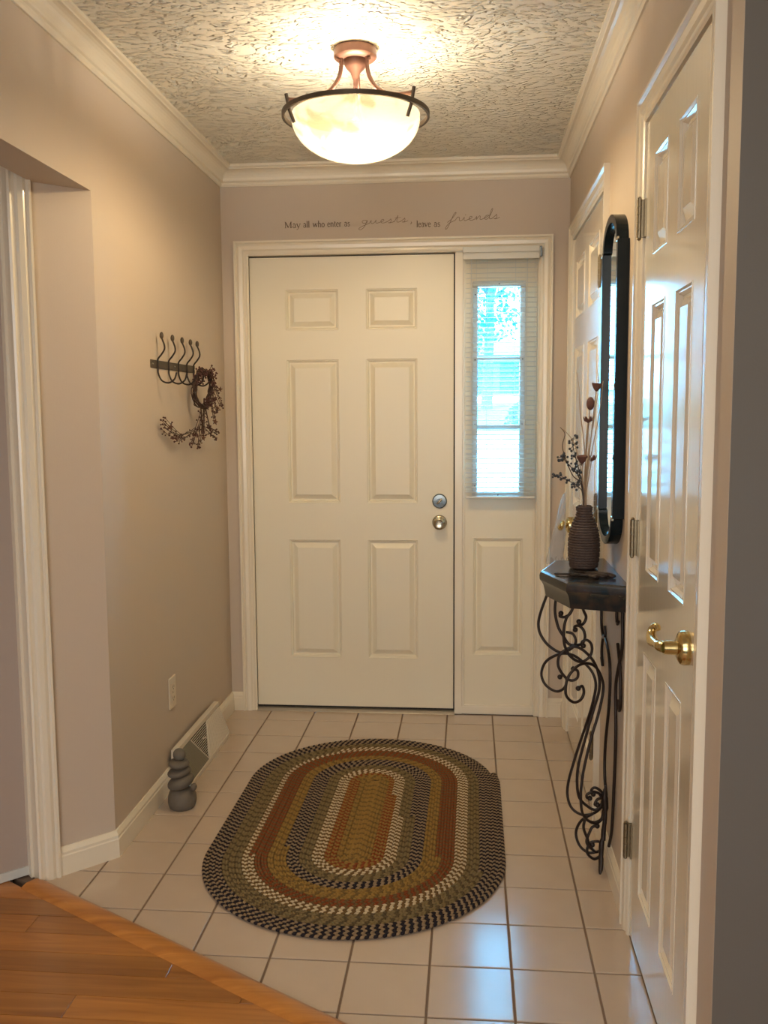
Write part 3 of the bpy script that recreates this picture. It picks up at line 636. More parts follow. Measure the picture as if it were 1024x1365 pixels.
Y = {'black': yarn('black_yarn', (0.022, 0.018, 0.022)), 'tan': yarn('tan_yarn', (0.27, 0.19, 0.115)), 'olive': yarn('olive_yarn', (0.20, 0.145, 0.068)), 'dolive': yarn('dark_olive_yarn', (0.105, 0.075, 0.038)),
     'cream': yarn('cream_yarn', (0.56, 0.45, 0.29)), 'rust': yarn('rust_yarn', (0.205, 0.055, 0.018)), 'drust': yarn('brown_yarn', (0.15, 0.088, 0.035)), 'gold': yarn('gold_yarn', (0.28, 0.165, 0.045)), 'dgold': yarn('dark_gold_yarn', (0.17, 0.105, 0.034))}
bands = [(2.3, 'gold', 'dgold', 'gold-brown braid band at the centre'), (4.1, 'rust', 'gold', 'rust braid band around the centre'), (6.0, 'cream', 'drust', 'inner cream braid band'), (8.0, 'olive', 'dolive', 'inner olive braid band'), (10.6, 'black', 'tan', 'inner black and tan braid band'),
         (12.9, 'gold', 'dgold', 'gold-brown braid band midway'), (15.6, 'rust', 'drust', 'outer rust braid band'), (17.3, 'cream', 'drust', 'outer cream braid band'), (19.9, 'olive', 'dolive', 'outer olive braid band'), (23.2, 'black', 'tan', 'outermost black and tan braid band')]
lump = MB().ball((0, 0, 0), 1.0, 6, 4); lv, lfc = lump.v, lump.f
cur = [MB() for _ in bands]
t = 0.25; cnt = 0
cur[0].box((-0.8 * p, -ca - 0.4 * p, 0.001), (1.5 * p, ca + 0.4 * p, 0.0080))
for q_ in range(int(2 * ca / 0.0118)):
    for side in (-1, 1, 3):
        c_, s_ = cos((side % 4 - 2) * 0.52), sin((side % 4 - 2) * 0.52); ax, ay = -s_, c_; cx = side * p * 0.235 + 0.02 * p; cy = -ca + q_ * 0.0118 + (0.0058 if side > 0 else 0)
        cur[0].add([(cx + ax * v[0] * 0.0088 - ay * v[1] * 0.0051, cy + ay * v[0] * 0.0088 + ax * v[1] * 0.0051, 0.0062 + v[2] * 0.0048) for v in lv], lfc, 0 if q_ % 3 else 1)
while t < turns:
    r = p * (t + 0.5); (px, py), (tx, ty) = stad(r, t)
    per = 4 * ca + 2 * pi * r; bi = 0
    while t > bands[bi][0] and bi < len(bands) - 1: bi += 1
    for side in (-1, 1):
        nx_, ny_ = ty, -tx; c_, s_ = cos(side * 0.52), sin(side * 0.52)
        ax, ay = tx * c_ - ty * s_, tx * s_ + ty * c_
        cx = px + nx_ * side * p * 0.24 + (tx * 0.0058 if side > 0 else 0); cy = py + ny_ * side * p * 0.24 + (ty * 0.0058 if side > 0 else 0)
        vs = [(cx + ax * v[0] * 0.0088 - ay * v[1] * 0.0051, cy + ay * v[0] * 0.0088 + ax * v[1] * 0.0051, 0.0062 + v[2] * 0.0048) for v in lv]
        cur[bi].add(vs, lfc, 0 if (cnt + (side > 0)) % (2 if bands[bi][1] in ('rust', 'cream') else 3) != 0 else 1) if bands[bi][1] != 'black' else cur[bi].add(vs, lfc, (cnt + (side > 0)) % 2)
    cnt += 1; t += 0.0118 / per
for bb, mb in zip(bands, cur):
    mb.build('braid', [Y[bb[1]], Y[bb[2]]], rug, smooth=80, label=bb[3])
b = MB(); R_ = p * (turns - 0.3); poly = []
for k in range(96): (x, y), _ = stad(R_, k / 96); poly.append((x, y))
b.prism(poly, 0.0004, 0.005); b.build('backing', yarn('rug_backing', (0.035, 0.025, 0.015)), rug)

# ---------------------------------------------------------------- left wall things
# coat rack
e = empty('coat_rack', 'dark iron coat rack with five hooks on the left wall', 'coat rack', loc=(XL, 3.41, 1.527))
b = MB(); b.box((XL, 3.150, 1.513), (XL + 0.0035, 3.668, 1.541), bev=0.001); b.build('rail', M['rail'], e)
for y in (3.165, 3.41, 3.655):
    MB().lathe([(0, 0), (0.004, 0), (0.003, 0.002), (0, 0.0025)], (XL + 0.0035, y, 1.527), (1, 0, 0), 10).build('screw', M['nickel'], e)
hk = [(0.0226, 0.087), (0.0300, 0.066), (0.0296, 0.050), (0.0185, 0.033), (0.0055, 0.016), (0.0052, -0.010), (0.0060, -0.032), (0.0175, -0.056), (0.041, -0.064), (0.062, -0.052), (0.071, -0.028)]
for y in (3.215, 3.335, 3.450, 3.555, 3.645):
    h = MB().tube(smooth_path([(XL + a, y, 1.527 + z) for a, z in hk], 4), 0.0031, 8).build('hook', M['iron'], e, smooth=50)
    MB().ball((XL + 0.0215, y, 1.527 + 0.098), 0.0085, 10, 8, sc=(0.85, 0.85, 1.45)).build('knob', M['rail'], h, smooth=60)
hang(None, e)
# wreath of twigs, berries and small stars hanging on the last hooks
e = empty('twig_wreath', 'small dark twig and berry wreath with star charms hanging from the coat rack', 'wreath', loc=(XL + 0.05, 3.55, 1.4))
rnd = random.Random(3)
def ringpt(a, j=0.0):
    # an oval loop hanging off the wall, plane turned a little from the wall
    u = 0.040 * cos(a) * (0.8 + 0.2 * sin(2 * a)); v = 0.072 * sin(a)
    return Vector((XL + 0.052 + u * 0.62 + rnd.uniform(-j, j), 3.60 + u * 1.6 + rnd.uniform(-j, j), 1.452 + v + rnd.uniform(-j, j)))
b = MB()
for s_ in range(13):
    a0 = rnd.uniform(0, 2 * pi); pts = [ringpt(a0 + k * 0.55, 0.011) for k in range(12)]
    b.tube(smooth_path(pts, 2), 0.0022, 5)
b.build('twig_ring', M['twig'], e, smooth=60)['kind'] = 'stuff'
def sprig(mbt, mbb, p0, p1, sag=0.0, nb=4, br=0.0042, r=0.0011, rn=rnd, pend=True):
    p0 = Vector(p0); p1 = Vector(p1); mid = (p0 + p1) / 2 + Vector((0, 0, -sag)); pts = smooth_path([p0, mid, p1], 4); mbt.tube(pts, r, 4)
    if pend: mbb.ball(p1, br, 6, 4)
    for k in range(nb):
        q = pts[rn.randrange(1, len(pts))]; d_ = Vector((rn.uniform(-1, 1), rn.uniform(-1, 1), rn.uniform(-1, 0.6))) * 0.011; mbt.tube([q, q + d_], r * 0.7, 4); mbb.ball(q + d_, br * rn.uniform(0.6, 0.95), 6, 4)
bt = MB(); bb_ = MB()
for k in range(70):
    a = rnd.uniform(-1.2, pi * 0.9); q = ringpt(a, 0.004); d_ = Vector((rnd.uniform(-0.2, 0.8), rnd.uniform(-1, 1), rnd.uniform(-1, 1))) * 0.030
    sprig(bt, bb_, q, q + d_, 0.002, 2)
tail = [((XL + 0.06, 3.70, 1.50), (XL + 0.075, 3.78, 1.395)), ((XL + 0.06, 3.70, 1.46), (XL + 0.065, 3.76, 1.36)), ((XL + 0.06, 3.66, 1.44), (XL + 0.06, 3.72, 1.33)),
        ((XL + 0.05, 3.60, 1.40), (XL + 0.055, 3.66, 1.29)), ((XL + 0.05, 3.58, 1.38), (XL + 0.05, 3.60, 1.27)), ((XL + 0.05, 3.60, 1.36), (XL + 0.045, 3.50, 1.275)),
        ((XL + 0.045, 3.55, 1.30), (XL + 0.03, 3.33, 1.275)), ((XL + 0.035, 3.40, 1.27), (XL + 0.025, 3.20, 1.345)), ((XL + 0.04, 3.45, 1.285), (XL + 0.03, 3.30, 1.262)), ((XL + 0.03, 3.33, 1.275), (XL + 0.02, 3.20, 1.31)),
        ((XL + 0.05, 3.60, 1.30), (XL + 0.06, 3.72, 1.255)), ((XL + 0.05, 3.64, 1.31), (XL + 0.06, 3.78, 1.275)), ((XL + 0.05, 3.56, 1.32), (XL + 0.05, 3.52, 1.235)), ((XL + 0.045, 3.5, 1.29), (XL + 0.04, 3.45, 1.24)), ((XL + 0.05, 3.62, 1.40), (XL + 0.05, 3.60, 1.29))]
for a_, c_ in tail:
    for k in range(3):
        j = Vector((rnd.uniform(-.006, .006), rnd.uniform(-.02, .02), rnd.uniform(-.012, .012))); sprig(bt, bb_, Vector(a_) + j, Vector(c_) + j, rnd.uniform(0.0, 0.012), 4, 0.0040, 0.0013)
bt.build('twigs', M['twig'], e)['kind'] = 'stuff'; bb_.build('berries', M['berry'], e, smooth=70)['kind'] = 'stuff'
for (c_, r) in (((XL + 0.07, 3.70, 1.322), 0.014), ((XL + 0.06, 3.56, 1.262), 0.012), ((XL + 0.08, 3.75, 1.452), 0.012), ((XL + 0.035, 3.24, 1.31), 0.012), ((XL + 0.075, 3.72, 1.376), 0.011)):
    vs = []
    for k in range(10):
        a = k * pi / 5 + rnd.random() * 0.1; q = r if k % 2 == 0 else r * 0.42; vs.append((c_[0] + q * cos(a) * 0.75, c_[1] + q * cos(a) * 0.66, c_[2] + q * sin(a)))
    n = 10; vs2 = [(x + 0.0015, y - 0.0015, z) for x, y, z in vs]
    MB().add(vs + vs2, [tuple(range(n)), tuple(range(2 * n - 1, n - 1, -1))] + [(i, (i + 1) % n, n + (i + 1) % n, n + i) for i in range(n)]).build('star', M['star'], e)
hang(None, e)
# outlet
e = empty('wall_outlet', 'beige duplex outlet plate low on the left wall', 'outlet', loc=(XL, 3.266, 0.345))
MB().box((XL, 3.229, 0.287), (XL + 0.006, 3.303, 0.403), bev=0.002).build('plate', M['plate'], e)
for z in (0.366, 0.324):
    rc = MB().box((XL + 0.006, 3.249, z - 0.014), (XL + 0.0078, 3.283, z + 0.014), bev=0.0008).build('receptacle', M['plate'], e)
    b = MB(); b.box((XL + 0.0078, 3.258, z - 0.004), (XL + 0.0081, 3.260, z + 0.006)); b.box((XL + 0.0078, 3.272, z - 0.004), (XL + 0.0081, 3.274, z + 0.005)); b.box((XL + 0.0078, 3.264, z - 0.010), (XL + 0.0081, 3.268, z - 0.006)); b.build('slot', M['dark'], rc)
MB().lathe([(0, 0), (0.003, 0), (0.002, 0.001), (0, 0.001)], (XL + 0.006, 3.266, 0.345), (1, 0, 0), 10).build('screw', M['nickel'], e)
hang(None, e)
# floor register
e = empty('baseboard_register', 'white baseboard heat register against the left wall behind the stacked stones', 'vent', loc=(XL, 3.45, 0))
ry0, ry1 = 3.20, 3.775; xb = XL + 0.0135
# side outline: top ledge, sloped face, toe
so = [(0.0, 0.0), (0.064, 0.0), (0.064, 0.020), (0.022, 0.132), (0.020, 0.150), (0.0, 0.150)]
for y0, y1 in ((ry0, ry0 + 0.004), (ry1 - 0.004, ry1)):
    n = len(so); MB().add([(xb + a, y0, z + 0.0005) for a, z in so] + [(xb + a, y1, z + 0.0005) for a, z in so], [tuple(range(n)), tuple(range(2 * n - 1, n - 1, -1))] + [(i, (i + 1) % n, n + (i + 1) % n, n + i) for i in range(n)]).build('end_cap', M['regw'], e)
b = MB(); b.box((xb, ry0 + 0.004, 0.132), (xb + 0.022, ry1 - 0.004, 0.1505), bev=0.001); b.build('top_rail', M['regw'], e)
b = MB(); b.box((xb + 0.05, ry0 + 0.004, 0.0005), (xb + 0.065, ry1 - 0.004, 0.018), bev=0.001); b.build('bottom_rail', M['regw'], e)
b = MB(); b.box((xb, ry0 + 0.004, 0.001), (xb + 0.004, ry1 - 0.004, 0.132)); b.box((xb, ry0 + 0.004, 0.001), (xb + 0.05, ry1 - 0.004, 0.003)); b.build('liner', M['regd'], e)
def face(y, h, v=0.0):   # point on the sloped face: h 0 bottom..1 top
    return (xb + 0.062 + (0.024 - 0.062) * h + v, y, 0.018 + (0.131 - 0.018) * h)
yl, yr = ry0 + 0.006, ry1 - 0.006; Lf = yr - yl; ap = yl + Lf * 0.47; t0 = yl + Lf * 0.27; t1 = yl + Lf * 0.66
for i in range(15):   # centre fan of thin fins
    h0 = (i + 0.5) / 15; ya = ap + (t0 - ap) * h0; yb = ap + (t1 - ap) * h0
    a_ = face(ya, h0); c_ = face(yb, h0)
    MB().box((a_[0] - 0.003, ya, a_[2] - 0.0007), (a_[0], yb, a_[2] + 0.0007)).build('fin', M['regw'], e)
def fplate(name, quad, m_):
    fr = [face(y, h) for y, h in quad]; bk = [face(y, h, -0.004) for y, h in quad]; n = len(quad)
    MB().add(fr + bk, [tuple(range(n)), tuple(range(2 * n - 1, n - 1, -1))] + [(i, (i + 1) % n, n + (i + 1) % n, n + i) for i in range(n)]).build(name, m_, e)
def strip(y0, h0, y1, h1, w_=0.004):
    MB().tube([face(y0, h0), face(y1, h1)], w_ / 2, 6).build('divider', M['regw'], e)
nf = 14
for i in range(nf):   # left bank and right bank of slanted fins, shade painted into the left
    u0, u1 = i / nf, (i + 0.86) / nf
    fplate('fin', [(yl + (ap - yl) * u0, 0), (yl + (ap - yl) * u1, 0), (yl + (t0 - yl) * u1, 1), (yl + (t0 - yl) * u0, 1)], M['regshade'])
    fplate('fin', [(ap + (yr - ap) * u0, 0), (ap + (yr - ap) * u1, 0), (t1 + (yr - t1) * u1, 1), (t1 + (yr - t1) * u0, 1)], M['regw'])
strip(ap, 0, t0, 1); strip(ap, 0, t1, 1)
q = face((t0 + t1) / 2, 0.72, 0.004); MB().tube([q, (q[0] + 0.014, q[1], q[2] + 0.006)], [0.002, 0.004], 8).build('damper_lever', M['regw'], e)
hang(None, e)
# stacked stones
e = empty('stacked_stones', 'grey river stones stacked into a cairn on the tiles beside the register', 'ornament', loc=(-0.985, 3.06, 0))
def stone(c, rx, ry, rz, seed, tilt=(0, 0, 0), parent=e, lab=None, flatbase=None, pw_=0.8):
    rn = random.Random(seed); ph_ = [rn.uniform(0, 6.28) for _ in range(6)]
    rot = Matrix.Rotation(tilt[0], 3, 'X') @ Matrix.Rotation(tilt[1], 3, 'Y') @ Matrix.Rotation(tilt[2], 3, 'Z'); seg, rg = 24, 14
    vs = []; fs = []
    for i in range(rg + 1):
        th = pi * i / rg
        for k in range(seg):
            a = 2 * pi * k / seg
            r = 1 + 0.05 * sin(2 * a + ph_[0]) + 0.03 * sin(3 * a + ph_[1]) * sin(th) + 0.03 * sin(2 * th + ph_[2] + a)
            sg = lambda x, p_: math.copysign(abs(x) ** p_, x)
            v = Vector((sg(sin(th), pw_) * cos(a) * rx * r, sg(sin(th), pw_) * sin(a) * ry * r, cos(th) * rz)); v = rot @ v + Vector(c)
            if flatbase is not None and v.z < flatbase: v.z = flatbase
            vs.append(v)
    for i in range(rg):
        for k in range(seg): a = i * seg + k; b2 = i * seg + (k + 1) % seg; fs.append((a, a + seg, b2 + seg, b2))
    return MB().add(vs, fs).build('stone', M['stone'], parent, smooth=70, label=lab)
stone((-0.985, 3.06, 0.030), 0.047, 0.047, 0.040, 1, flatbase=0.0005, pw_=0.45)
stone((-0.987, 3.06, 0.092), 0.047, 0.045, 0.024, 2, (0.0, -0.28, 0.3))
stone((-0.992, 3.06, 0.127), 0.040, 0.040, 0.0165, 3, (0.05, -0.12, 1.0))
stone((-0.992, 3.06, 0.157), 0.038, 0.037, 0.0155, 4, (0.0, 0.05, 2.0))
stone((-0.990, 3.06, 0.189), 0.022, 0.022, 0.020, 5, (0, 0.1, 0.5), lab='smallest round stone on top')
stone((-0.940, 3.05, 0.078), 0.012, 0.012, 0.013, 6, (0.3, 0.2, 0), lab='small pebble at the side')
hang(None, e)

# ---------------------------------------------------------------- lettering above the door
e = empty('wall_lettering', 'brown welcome phrase lettered on the wall above the front door', 'lettering', loc=(-0.33, D, 2.15))
def arc(cx, cy, rx, ry, a0, a1, n=8): return [(cx + rx * cos(RAD(a0 + (a1 - a0) * k / n)), cy + ry * sin(RAD(a0 + (a1 - a0) * k / n))) for k in range(n + 1)]
# serif roman glyphs: strokes (points, width), advance; x-height 0.45, cap 0.68
GL = {
 'M': ([([(.08, 0), (.08, .66)], .05), ([(.08, .66), (.36, .04)], .08), ([(.36, .04), (.64, .66)], .04), ([(.64, .66), (.64, 0)], .085), ([(0, .01), (.17, .01)], .03), ([(.53, .01), (.75, .01)], .03), ([(0, .66), (.12, .66)], .03), ([(.6, .66), (.74, .66)], .03)], .78),
 'a': ([(arc(.18, .30, .13, .15, 150, 0, 6) + [(.31, .06), (.38, .02)], .07), (arc(.17, .12, .12, .12, 80, 330, 8), .045)], .41),
 'y': ([([(.06, .43), (.22, .03)], .075), ([(.40, .43), (.20, -.08), (.10, -.2), (.03, -.18)], .04), ([(0, .44), (.15, .44)], .03), ([(.31, .44), (.46, .44)], .03)], .47),
 'l': ([([(.1, 0), (.1, .70)], .075), ([(.02, .01), (.19, .01)], .03), ([(.02, .68), (.1, .70)], .03)], .22),
 'w': ([([(.05, .43), (.20, .02)], .075), ([(.20, .02), (.34, .40)], .04), ([(.33, .43), (.48, .02)], .075), ([(.48, .02), (.62, .43)], .04), ([(0, .44), (.13, .44)], .03), ([(.55, .44), (.68, .44)], .03)], .70),
 'h': ([([(.1, 0), (.1, .70)], .075), (arc(.25, .28, .14, .16, 160, 0, 6) + [(.39, 0)], .06), ([(.02, .01), (.19, .01)], .03), ([(.31, .01), (.48, .01)], .03), ([(.02, .68), (.1, .70)], .03)], .50),
 'o': ([(arc(.21, .22, .17, .22, 0, 360, 14), .06)], .44),
 'e': ([([(.06, .25), (.35, .25)], .03), (arc(.20, .22, .15, .22, 10, 320, 12), .06)], .40),
 'n': ([([(.1, 0), (.1, .43)], .075), (arc(.25, .28, .14, .16, 160, 0, 6) + [(.39, 0)], .06), ([(.02, .01), (.19, .01)], .03), ([(.31, .01), (.48, .01)], .03), ([(.02, .42), (.1, .43)], .03)], .50),
 't': ([([(.13, .58), (.13, .08)] + arc(.21, .09, .08, .08, 190, 300, 4), .065), ([(.02, .42), (.28, .42)], .03)], .30),
 'r': ([([(.1, 0), (.1, .43)], .075), (arc(.22, .30, .12, .13, 160, 50, 5), .05), ([(.02, .01), (.20, .01)], .03), ([(.02, .42), (.1, .43)], .03)], .34),
 's': ([(arc(.17, .33, .11, .10, 30, 250, 7) + arc(.16, .12, .12, .11, 80, -150, 8), .055)], .33),
 'v': ([([(.05, .43), (.21, .02)], .075), ([(.21, .02), (.37, .43)], .04), ([(0, .44), (.14, .44)], .03), ([(.29, .44), (.43, .44)], .03)], .44),
}
def ribbon(mb, pts, wd, X, Z, sc, tilt=0.0):
    n = len(pts)
    if n < 2: return
    L = []
    for i in range(n):
        a_ = pts[max(i - 1, 0)]; c_ = pts[min(i + 1, n - 1)]; dx_, dz_ = c_[0] - a_[0], c_[1] - a_[1]; l = sqrt(dx_ * dx_ + dz_ * dz_) or 1
        L.append((-dz_ / l * wd / 2, dx_ / l * wd / 2))
    vs = []
    for yy in (D - 0.0006, D - 0.0001):
        for sgn in (1, -1):
            for (p_, q_) in zip(pts, L): u, v = p_[0] + sgn * q_[0], p_[1] + sgn * q_[1]; vs.append((X + u * sc, yy, Z + (v + u * tilt) * sc))
    fs = []
    for i in range(n - 1): fs += [(i, i + 1, n + i + 1, n + i), (i, 2 * n + i, 2 * n + i + 1, i + 1), (n + i, n + i + 1, 3 * n + i + 1, 3 * n + i)]
    mb.add(vs, fs)
def word(txt, x0, x1, z0, capm):
    adv = sum(GL[c][1] for c in txt); sc = capm; k = (x1 - x0) / (adv * sc); mb = MB(); u = 0
    for c in txt:
        for pts, wd in GL[c][0]: ribbon(mb, [((u + p_[0]) * k, p_[1]) for p_ in pts], wd * 1.25, x0, z0, sc)
        u += GL[c][1]
    mb.build('word', M['decal'], e)
cap = 0.038
for txt, a, c_, z in (('May', -0.797, -0.706, 2.150), ('all', -0.690, -0.657, 2.151), ('who', -0.643, -0.588, 2.151), ('enter', -0.577, -0.527, 2.151), ('as', -0.5235, -0.5055, 2.151)): pass
tot = [('May', -0.797, -0.7115), ('all', -0.697, -0.6625), ('who', -0.650, -0.5895), ('enter', -0.5765, -0.5285 + 0.006), ('as', -0.5135, -0.489)]
# widths follow the photograph: phrase runs from -0.797 to -0.511
sp = [('May', -0.797, -0.7265), ('all', -0.7165, -0.687), ('who', -0.6745, -0.622), ('enter', -0.611, -0.549), ('as', -0.5375, -0.512)]
for txt, a, c_ in sp: word(txt, a, c_, 2.151 + (a + 0.8) * 0.006, cap)
for txt, a, c_ in (('leave', -0.226, -0.164), ('as', -0.152, -0.124)): word(txt, a, c_, 2.142, cap)
SG = {  # flowing script, joined strokes
 'g': (arc(.30, .26, .17, .15, 40, 340, 10) + [(.46, .40), (.38, .05), (.24, -.30), (.02, -.52), (-.10, -.44), (.0, -.28), (.30, -.08), (.62, .10)], .62),
 'u': ([(.0, .10), (.12, .36), (.10, .12), (.20, .04), (.36, .18), (.44, .38), (.42, .12), (.50, .05), (.66, .12)], .66),
 'e': ([(.0, .12), (.26, .24), (.30, .36), (.20, .40), (.10, .26), (.14, .08), (.30, .04), (.50, .14)], .50),
 's': ([(.0, .12), (.22, .34), (.26, .42), (.28, .22), (.22, .05), (.08, .04), (.24, .02), (.48, .12)], .48),
 't': ([(.0, .10), (.22, .60), (.26, .72), (.20, .40), (.18, .10), (.28, .04), (.46, .12)], .44),
 'f': ([(.0, .0), (.30, .30), (.56, .72), (.58, .86), (.46, .74), (.26, .20), (.04, -.42), (-.10, -.60), (-.12, -.46), (.10, -.10), (.36, .06), (.5, .12)], .50),
 'r': ([(.0, .10), (.16, .36), (.18, .42), (.32, .38), (.32, .14), (.38, .06), (.52, .12)], .52),
 'i': ([(.0, .12), (.14, .36), (.12, .12), (.20, .05), (.36, .12)], .36),
 'n': ([(.0, .12), (.12, .36), (.10, .06), (.12, .12), (.30, .38), (.36, .30), (.34, .10), (.42, .05), (.58, .12)], .58),
 'd': ([(.36, .34), (.22, .38), (.08, .22), (.10, .06), (.26, .06), (.44, .34), (.62, .86), (.56, .92), (.42, .40), (.40, .10), (.50, .04), (.66, .12)], .62),
}
def script_word(txt, x0, x1, z0, sc, tilt):
    adv = sum(SG[c][1] for c in txt); k = (x1 - x0) / (adv * sc); u = 0; pts = []; mb = MB()
    for c in txt:
        pts += [((u + p_[0]) * k, p_[1], 0) for p_ in SG[c][0]]
        if c == 'i': ribbon(mb, [((u + .20) * k, .54), ((u + .24) * k, .58)], .06, x0, z0, sc, tilt)
        if c == 't': ribbon(mb, [((u + .04) * k, .46), ((u + .44) * k, .50)], .035, x0, z0, sc, tilt)
        u += SG[c][1]
    q = [(v.x, v.y) for v in smooth_path(pts, 4)]; ribbon(mb, q, .05, x0, z0, sc, tilt)
    return mb, x0 + u * k * sc
mb, _ = script_word('guests', -0.468, -0.262, 2.158, 0.042, 0.03)
ribbon(mb, [(5.2, .30), (5.28, .22), (5.16, .06)], .07, -0.468, 2.152, 0.042); mb.build('script_word', M['decal2'], e)
mb, _ = script_word('friends', -0.094, 0.128, 2.158, 0.046, 0.05); mb.build('script_word', M['decal2'], e)
hang(None, e)

# ---------------------------------------------------------------- mirror
e = empty('wall_mirror', 'tall narrow wall mirror in a deep black frame with arched top and bottom, right wall', 'mirror', loc=(XR, 2.752, 0.975))
def outline(ins, n=14):
    y0, y1, zb, zt = 2.600 + ins, 2.906 - ins, 1.064, 1.812; hw_ = 0.135 - ins; yc = 2.753; pts = []
    pts.append((y0, zt)); pts.append((yc - hw_, zt + 0.004)) if True else 0
    for k in range(1, n): a = pi - pi * k / n; pts.append((yc + hw_ * cos(a), zt + 0.004 + (0.084 - ins) * sin(a)))
    pts.append((yc + hw_, zt + 0.004)); pts.append((y1, zt)); pts.append((y1, zb)); pts.append((yc + hw_, zb - 0.004))
    for k in range(1, n): a = -pi * k / n; pts.append((yc + hw_ * cos(a), zb - 0.004 + (0.084 - ins) * sin(a)))
    pts.append((yc - hw_, zb - 0.004)); pts.append((y0, zb)); return pts
oo, ii = outline(0), outline(0.022); n = len(oo); xf = 0.391; xg = 0.404
vs = [(XR, y, z) for y, z in oo] + [(xf, y, z) for y, z in oo] + [(xf, y, z) for y, z in ii] + [(xg, y, z) for y, z in ii]
b = MB(); b.add(vs, [(k * n + i, k * n + (i + 1) % n, (k + 1) * n + (i + 1) % n, (k + 1) * n + i) for k in range(3) for i in range(n)])
b.build('frame', M['frame'], e, smooth=30)
b = MB(); b.add([(xg, y, z) for y, z in ii] + [(xg + 0.004, y, z) for y, z in ii], [tuple(range(n)), tuple(range(2 * n - 1, n - 1, -1))]); b.build('mirror_glass', M['mirror'], e)
for y in (2.601, 2.886):
    for z in (1.806, 1.058):
        MB().box((xf - 0.002, y, z), (xf + 0.004, y + 0.018, z + 0.012), bev=0.001).build('corner_clip', M['nickel'], e)
hang(None, e)

# ---------------------------------------------------------------- console shelf
e = empty('iron_console', 'dark stone-topped wall console on black wrought-iron scrolls, right wall', 'console table', loc=(0.41, 2.72, 0))
out5 = [(XR - 0.001, 2.475), (0.262, 2.530), (0.205, 2.720), (0.262, 2.910), (XR - 0.001, 2.965)]
c5 = (XR, 2.72)
def scaled(k_): return [(c5[0] - 0.001 + (x - c5[0] + 0.001) * k_, c5[1] + (y - c5[1]) * k_) for x, y in out5]
prof = [(0.90, 0.900), (0.955, 0.900), (0.985, 0.896), (1.0, 0.886), (0.995, 0.874), (0.965, 0.866), (0.945, 0.858), (0.925, 0.840), (0.915, 0.826), (0.90, 0.826)]
vs = []
for k_, z in prof: vs += [(x, y, z) for x, y in scaled(k_)]
np_ = len(prof); fs = []
for k in range(np_ - 1):
    for i in range(5): j = (i + 1) % 5; fs.append((k * 5 + i, (k + 1) * 5 + i, (k + 1) * 5 + j, k * 5 + j))
fs.append(tuple(range(5))); fs.append(tuple((np_ - 1) * 5 + i for i in range(4, -1, -1)))
MB().add(vs, fs).build('shelf_top', M['stonetop'], e, smooth=25)
MB().box((0.30, 2.655, 0.816), (0.345, 2.70, 0.8265), bev=0.002).build('mounting_block', M['iron'], e)
C1=[(0.239, 2.8, 0.826), (0.222, 2.806, 0.775), (0.213, 2.812, 0.74), (0.211, 2.813, 0.715), (0.217, 2.81, 0.69), (0.238, 2.8, 0.661), (0.273, 2.784, 0.642), (0.299, 2.772, 0.653), (0.316, 2.764, 0.668), (0.335, 2.755, 0.677), (0.342, 2.752, 0.696), (0.338, 2.754, 0.717), (0.325, 2.76, 0.729), (0.313, 2.765, 0.725), (0.315, 2.764, 0.716)]
C2=[(0.258, 2.752, 0.826), (0.254, 2.753, 0.775), (0.263, 2.751, 0.729), (0.278, 2.748, 0.702), (0.293, 2.745, 0.679), (0.31, 2.741, 0.675), (0.314, 2.74, 0.691), (0.305, 2.742, 0.709), (0.286, 2.746, 0.713)]
C3=[(0.312, 2.71, 0.826), (0.299, 2.71, 0.787), (0.282, 2.709, 0.76), (0.276, 2.708, 0.724), (0.28, 2.709, 0.679), (0.298, 2.71, 0.648), (0.325, 2.713, 0.633), (0.349, 2.715, 0.645), (0.358, 2.715, 0.666), (0.355, 2.715, 0.687), (0.342, 2.714, 0.698), (0.329, 2.713, 0.692), (0.333, 2.713, 0.681)]
C4=[(0.299, 2.71, 0.787), (0.292, 2.71, 0.774), (0.277, 2.708, 0.766), (0.264, 2.707, 0.769), (0.267, 2.707, 0.777)]
C5=[(0.318, 2.686, 0.826), (0.329, 2.69, 0.79), (0.337, 2.693, 0.77), (0.329, 2.691, 0.751), (0.317, 2.686, 0.749), (0.316, 2.686, 0.758)]
S1=[(0.274, 2.783, 0.567), (0.284, 2.779, 0.573), (0.293, 2.775, 0.559), (0.286, 2.778, 0.534), (0.263, 2.789, 0.521), (0.233, 2.802, 0.537), (0.221, 2.808, 0.57), (0.235, 2.801, 0.61), (0.273, 2.784, 0.637), (0.308, 2.768, 0.639), (0.342, 2.752, 0.619), (0.365, 2.741, 0.592), (0.374, 2.737, 0.556), (0.366, 2.74, 0.502), (0.351, 2.748, 0.44), (0.321, 2.762, 0.329), (0.3, 2.771, 0.229), (0.31, 2.767, 0.172), (0.343, 2.751, 0.154), (0.379, 2.734, 0.17), (0.405, 2.723, 0.205)]
S2=[(0.306, 2.72, 0.61), (0.319, 2.72, 0.603), (0.318, 2.72, 0.583), (0.3, 2.72, 0.575), (0.28, 2.72, 0.588), (0.263, 2.72, 0.617), (0.265, 2.72, 0.648), (0.284, 2.72, 0.667), (0.311, 2.72, 0.676), (0.34, 2.72, 0.661), (0.367, 2.72, 0.628), (0.381, 2.72, 0.586), (0.381, 2.72, 0.546), (0.371, 2.72, 0.505), (0.346, 2.72, 0.41), (0.324, 2.72, 0.309), (0.325, 2.72, 0.236), (0.342, 2.72, 0.204), (0.377, 2.72, 0.184), (0.401, 2.72, 0.213)]
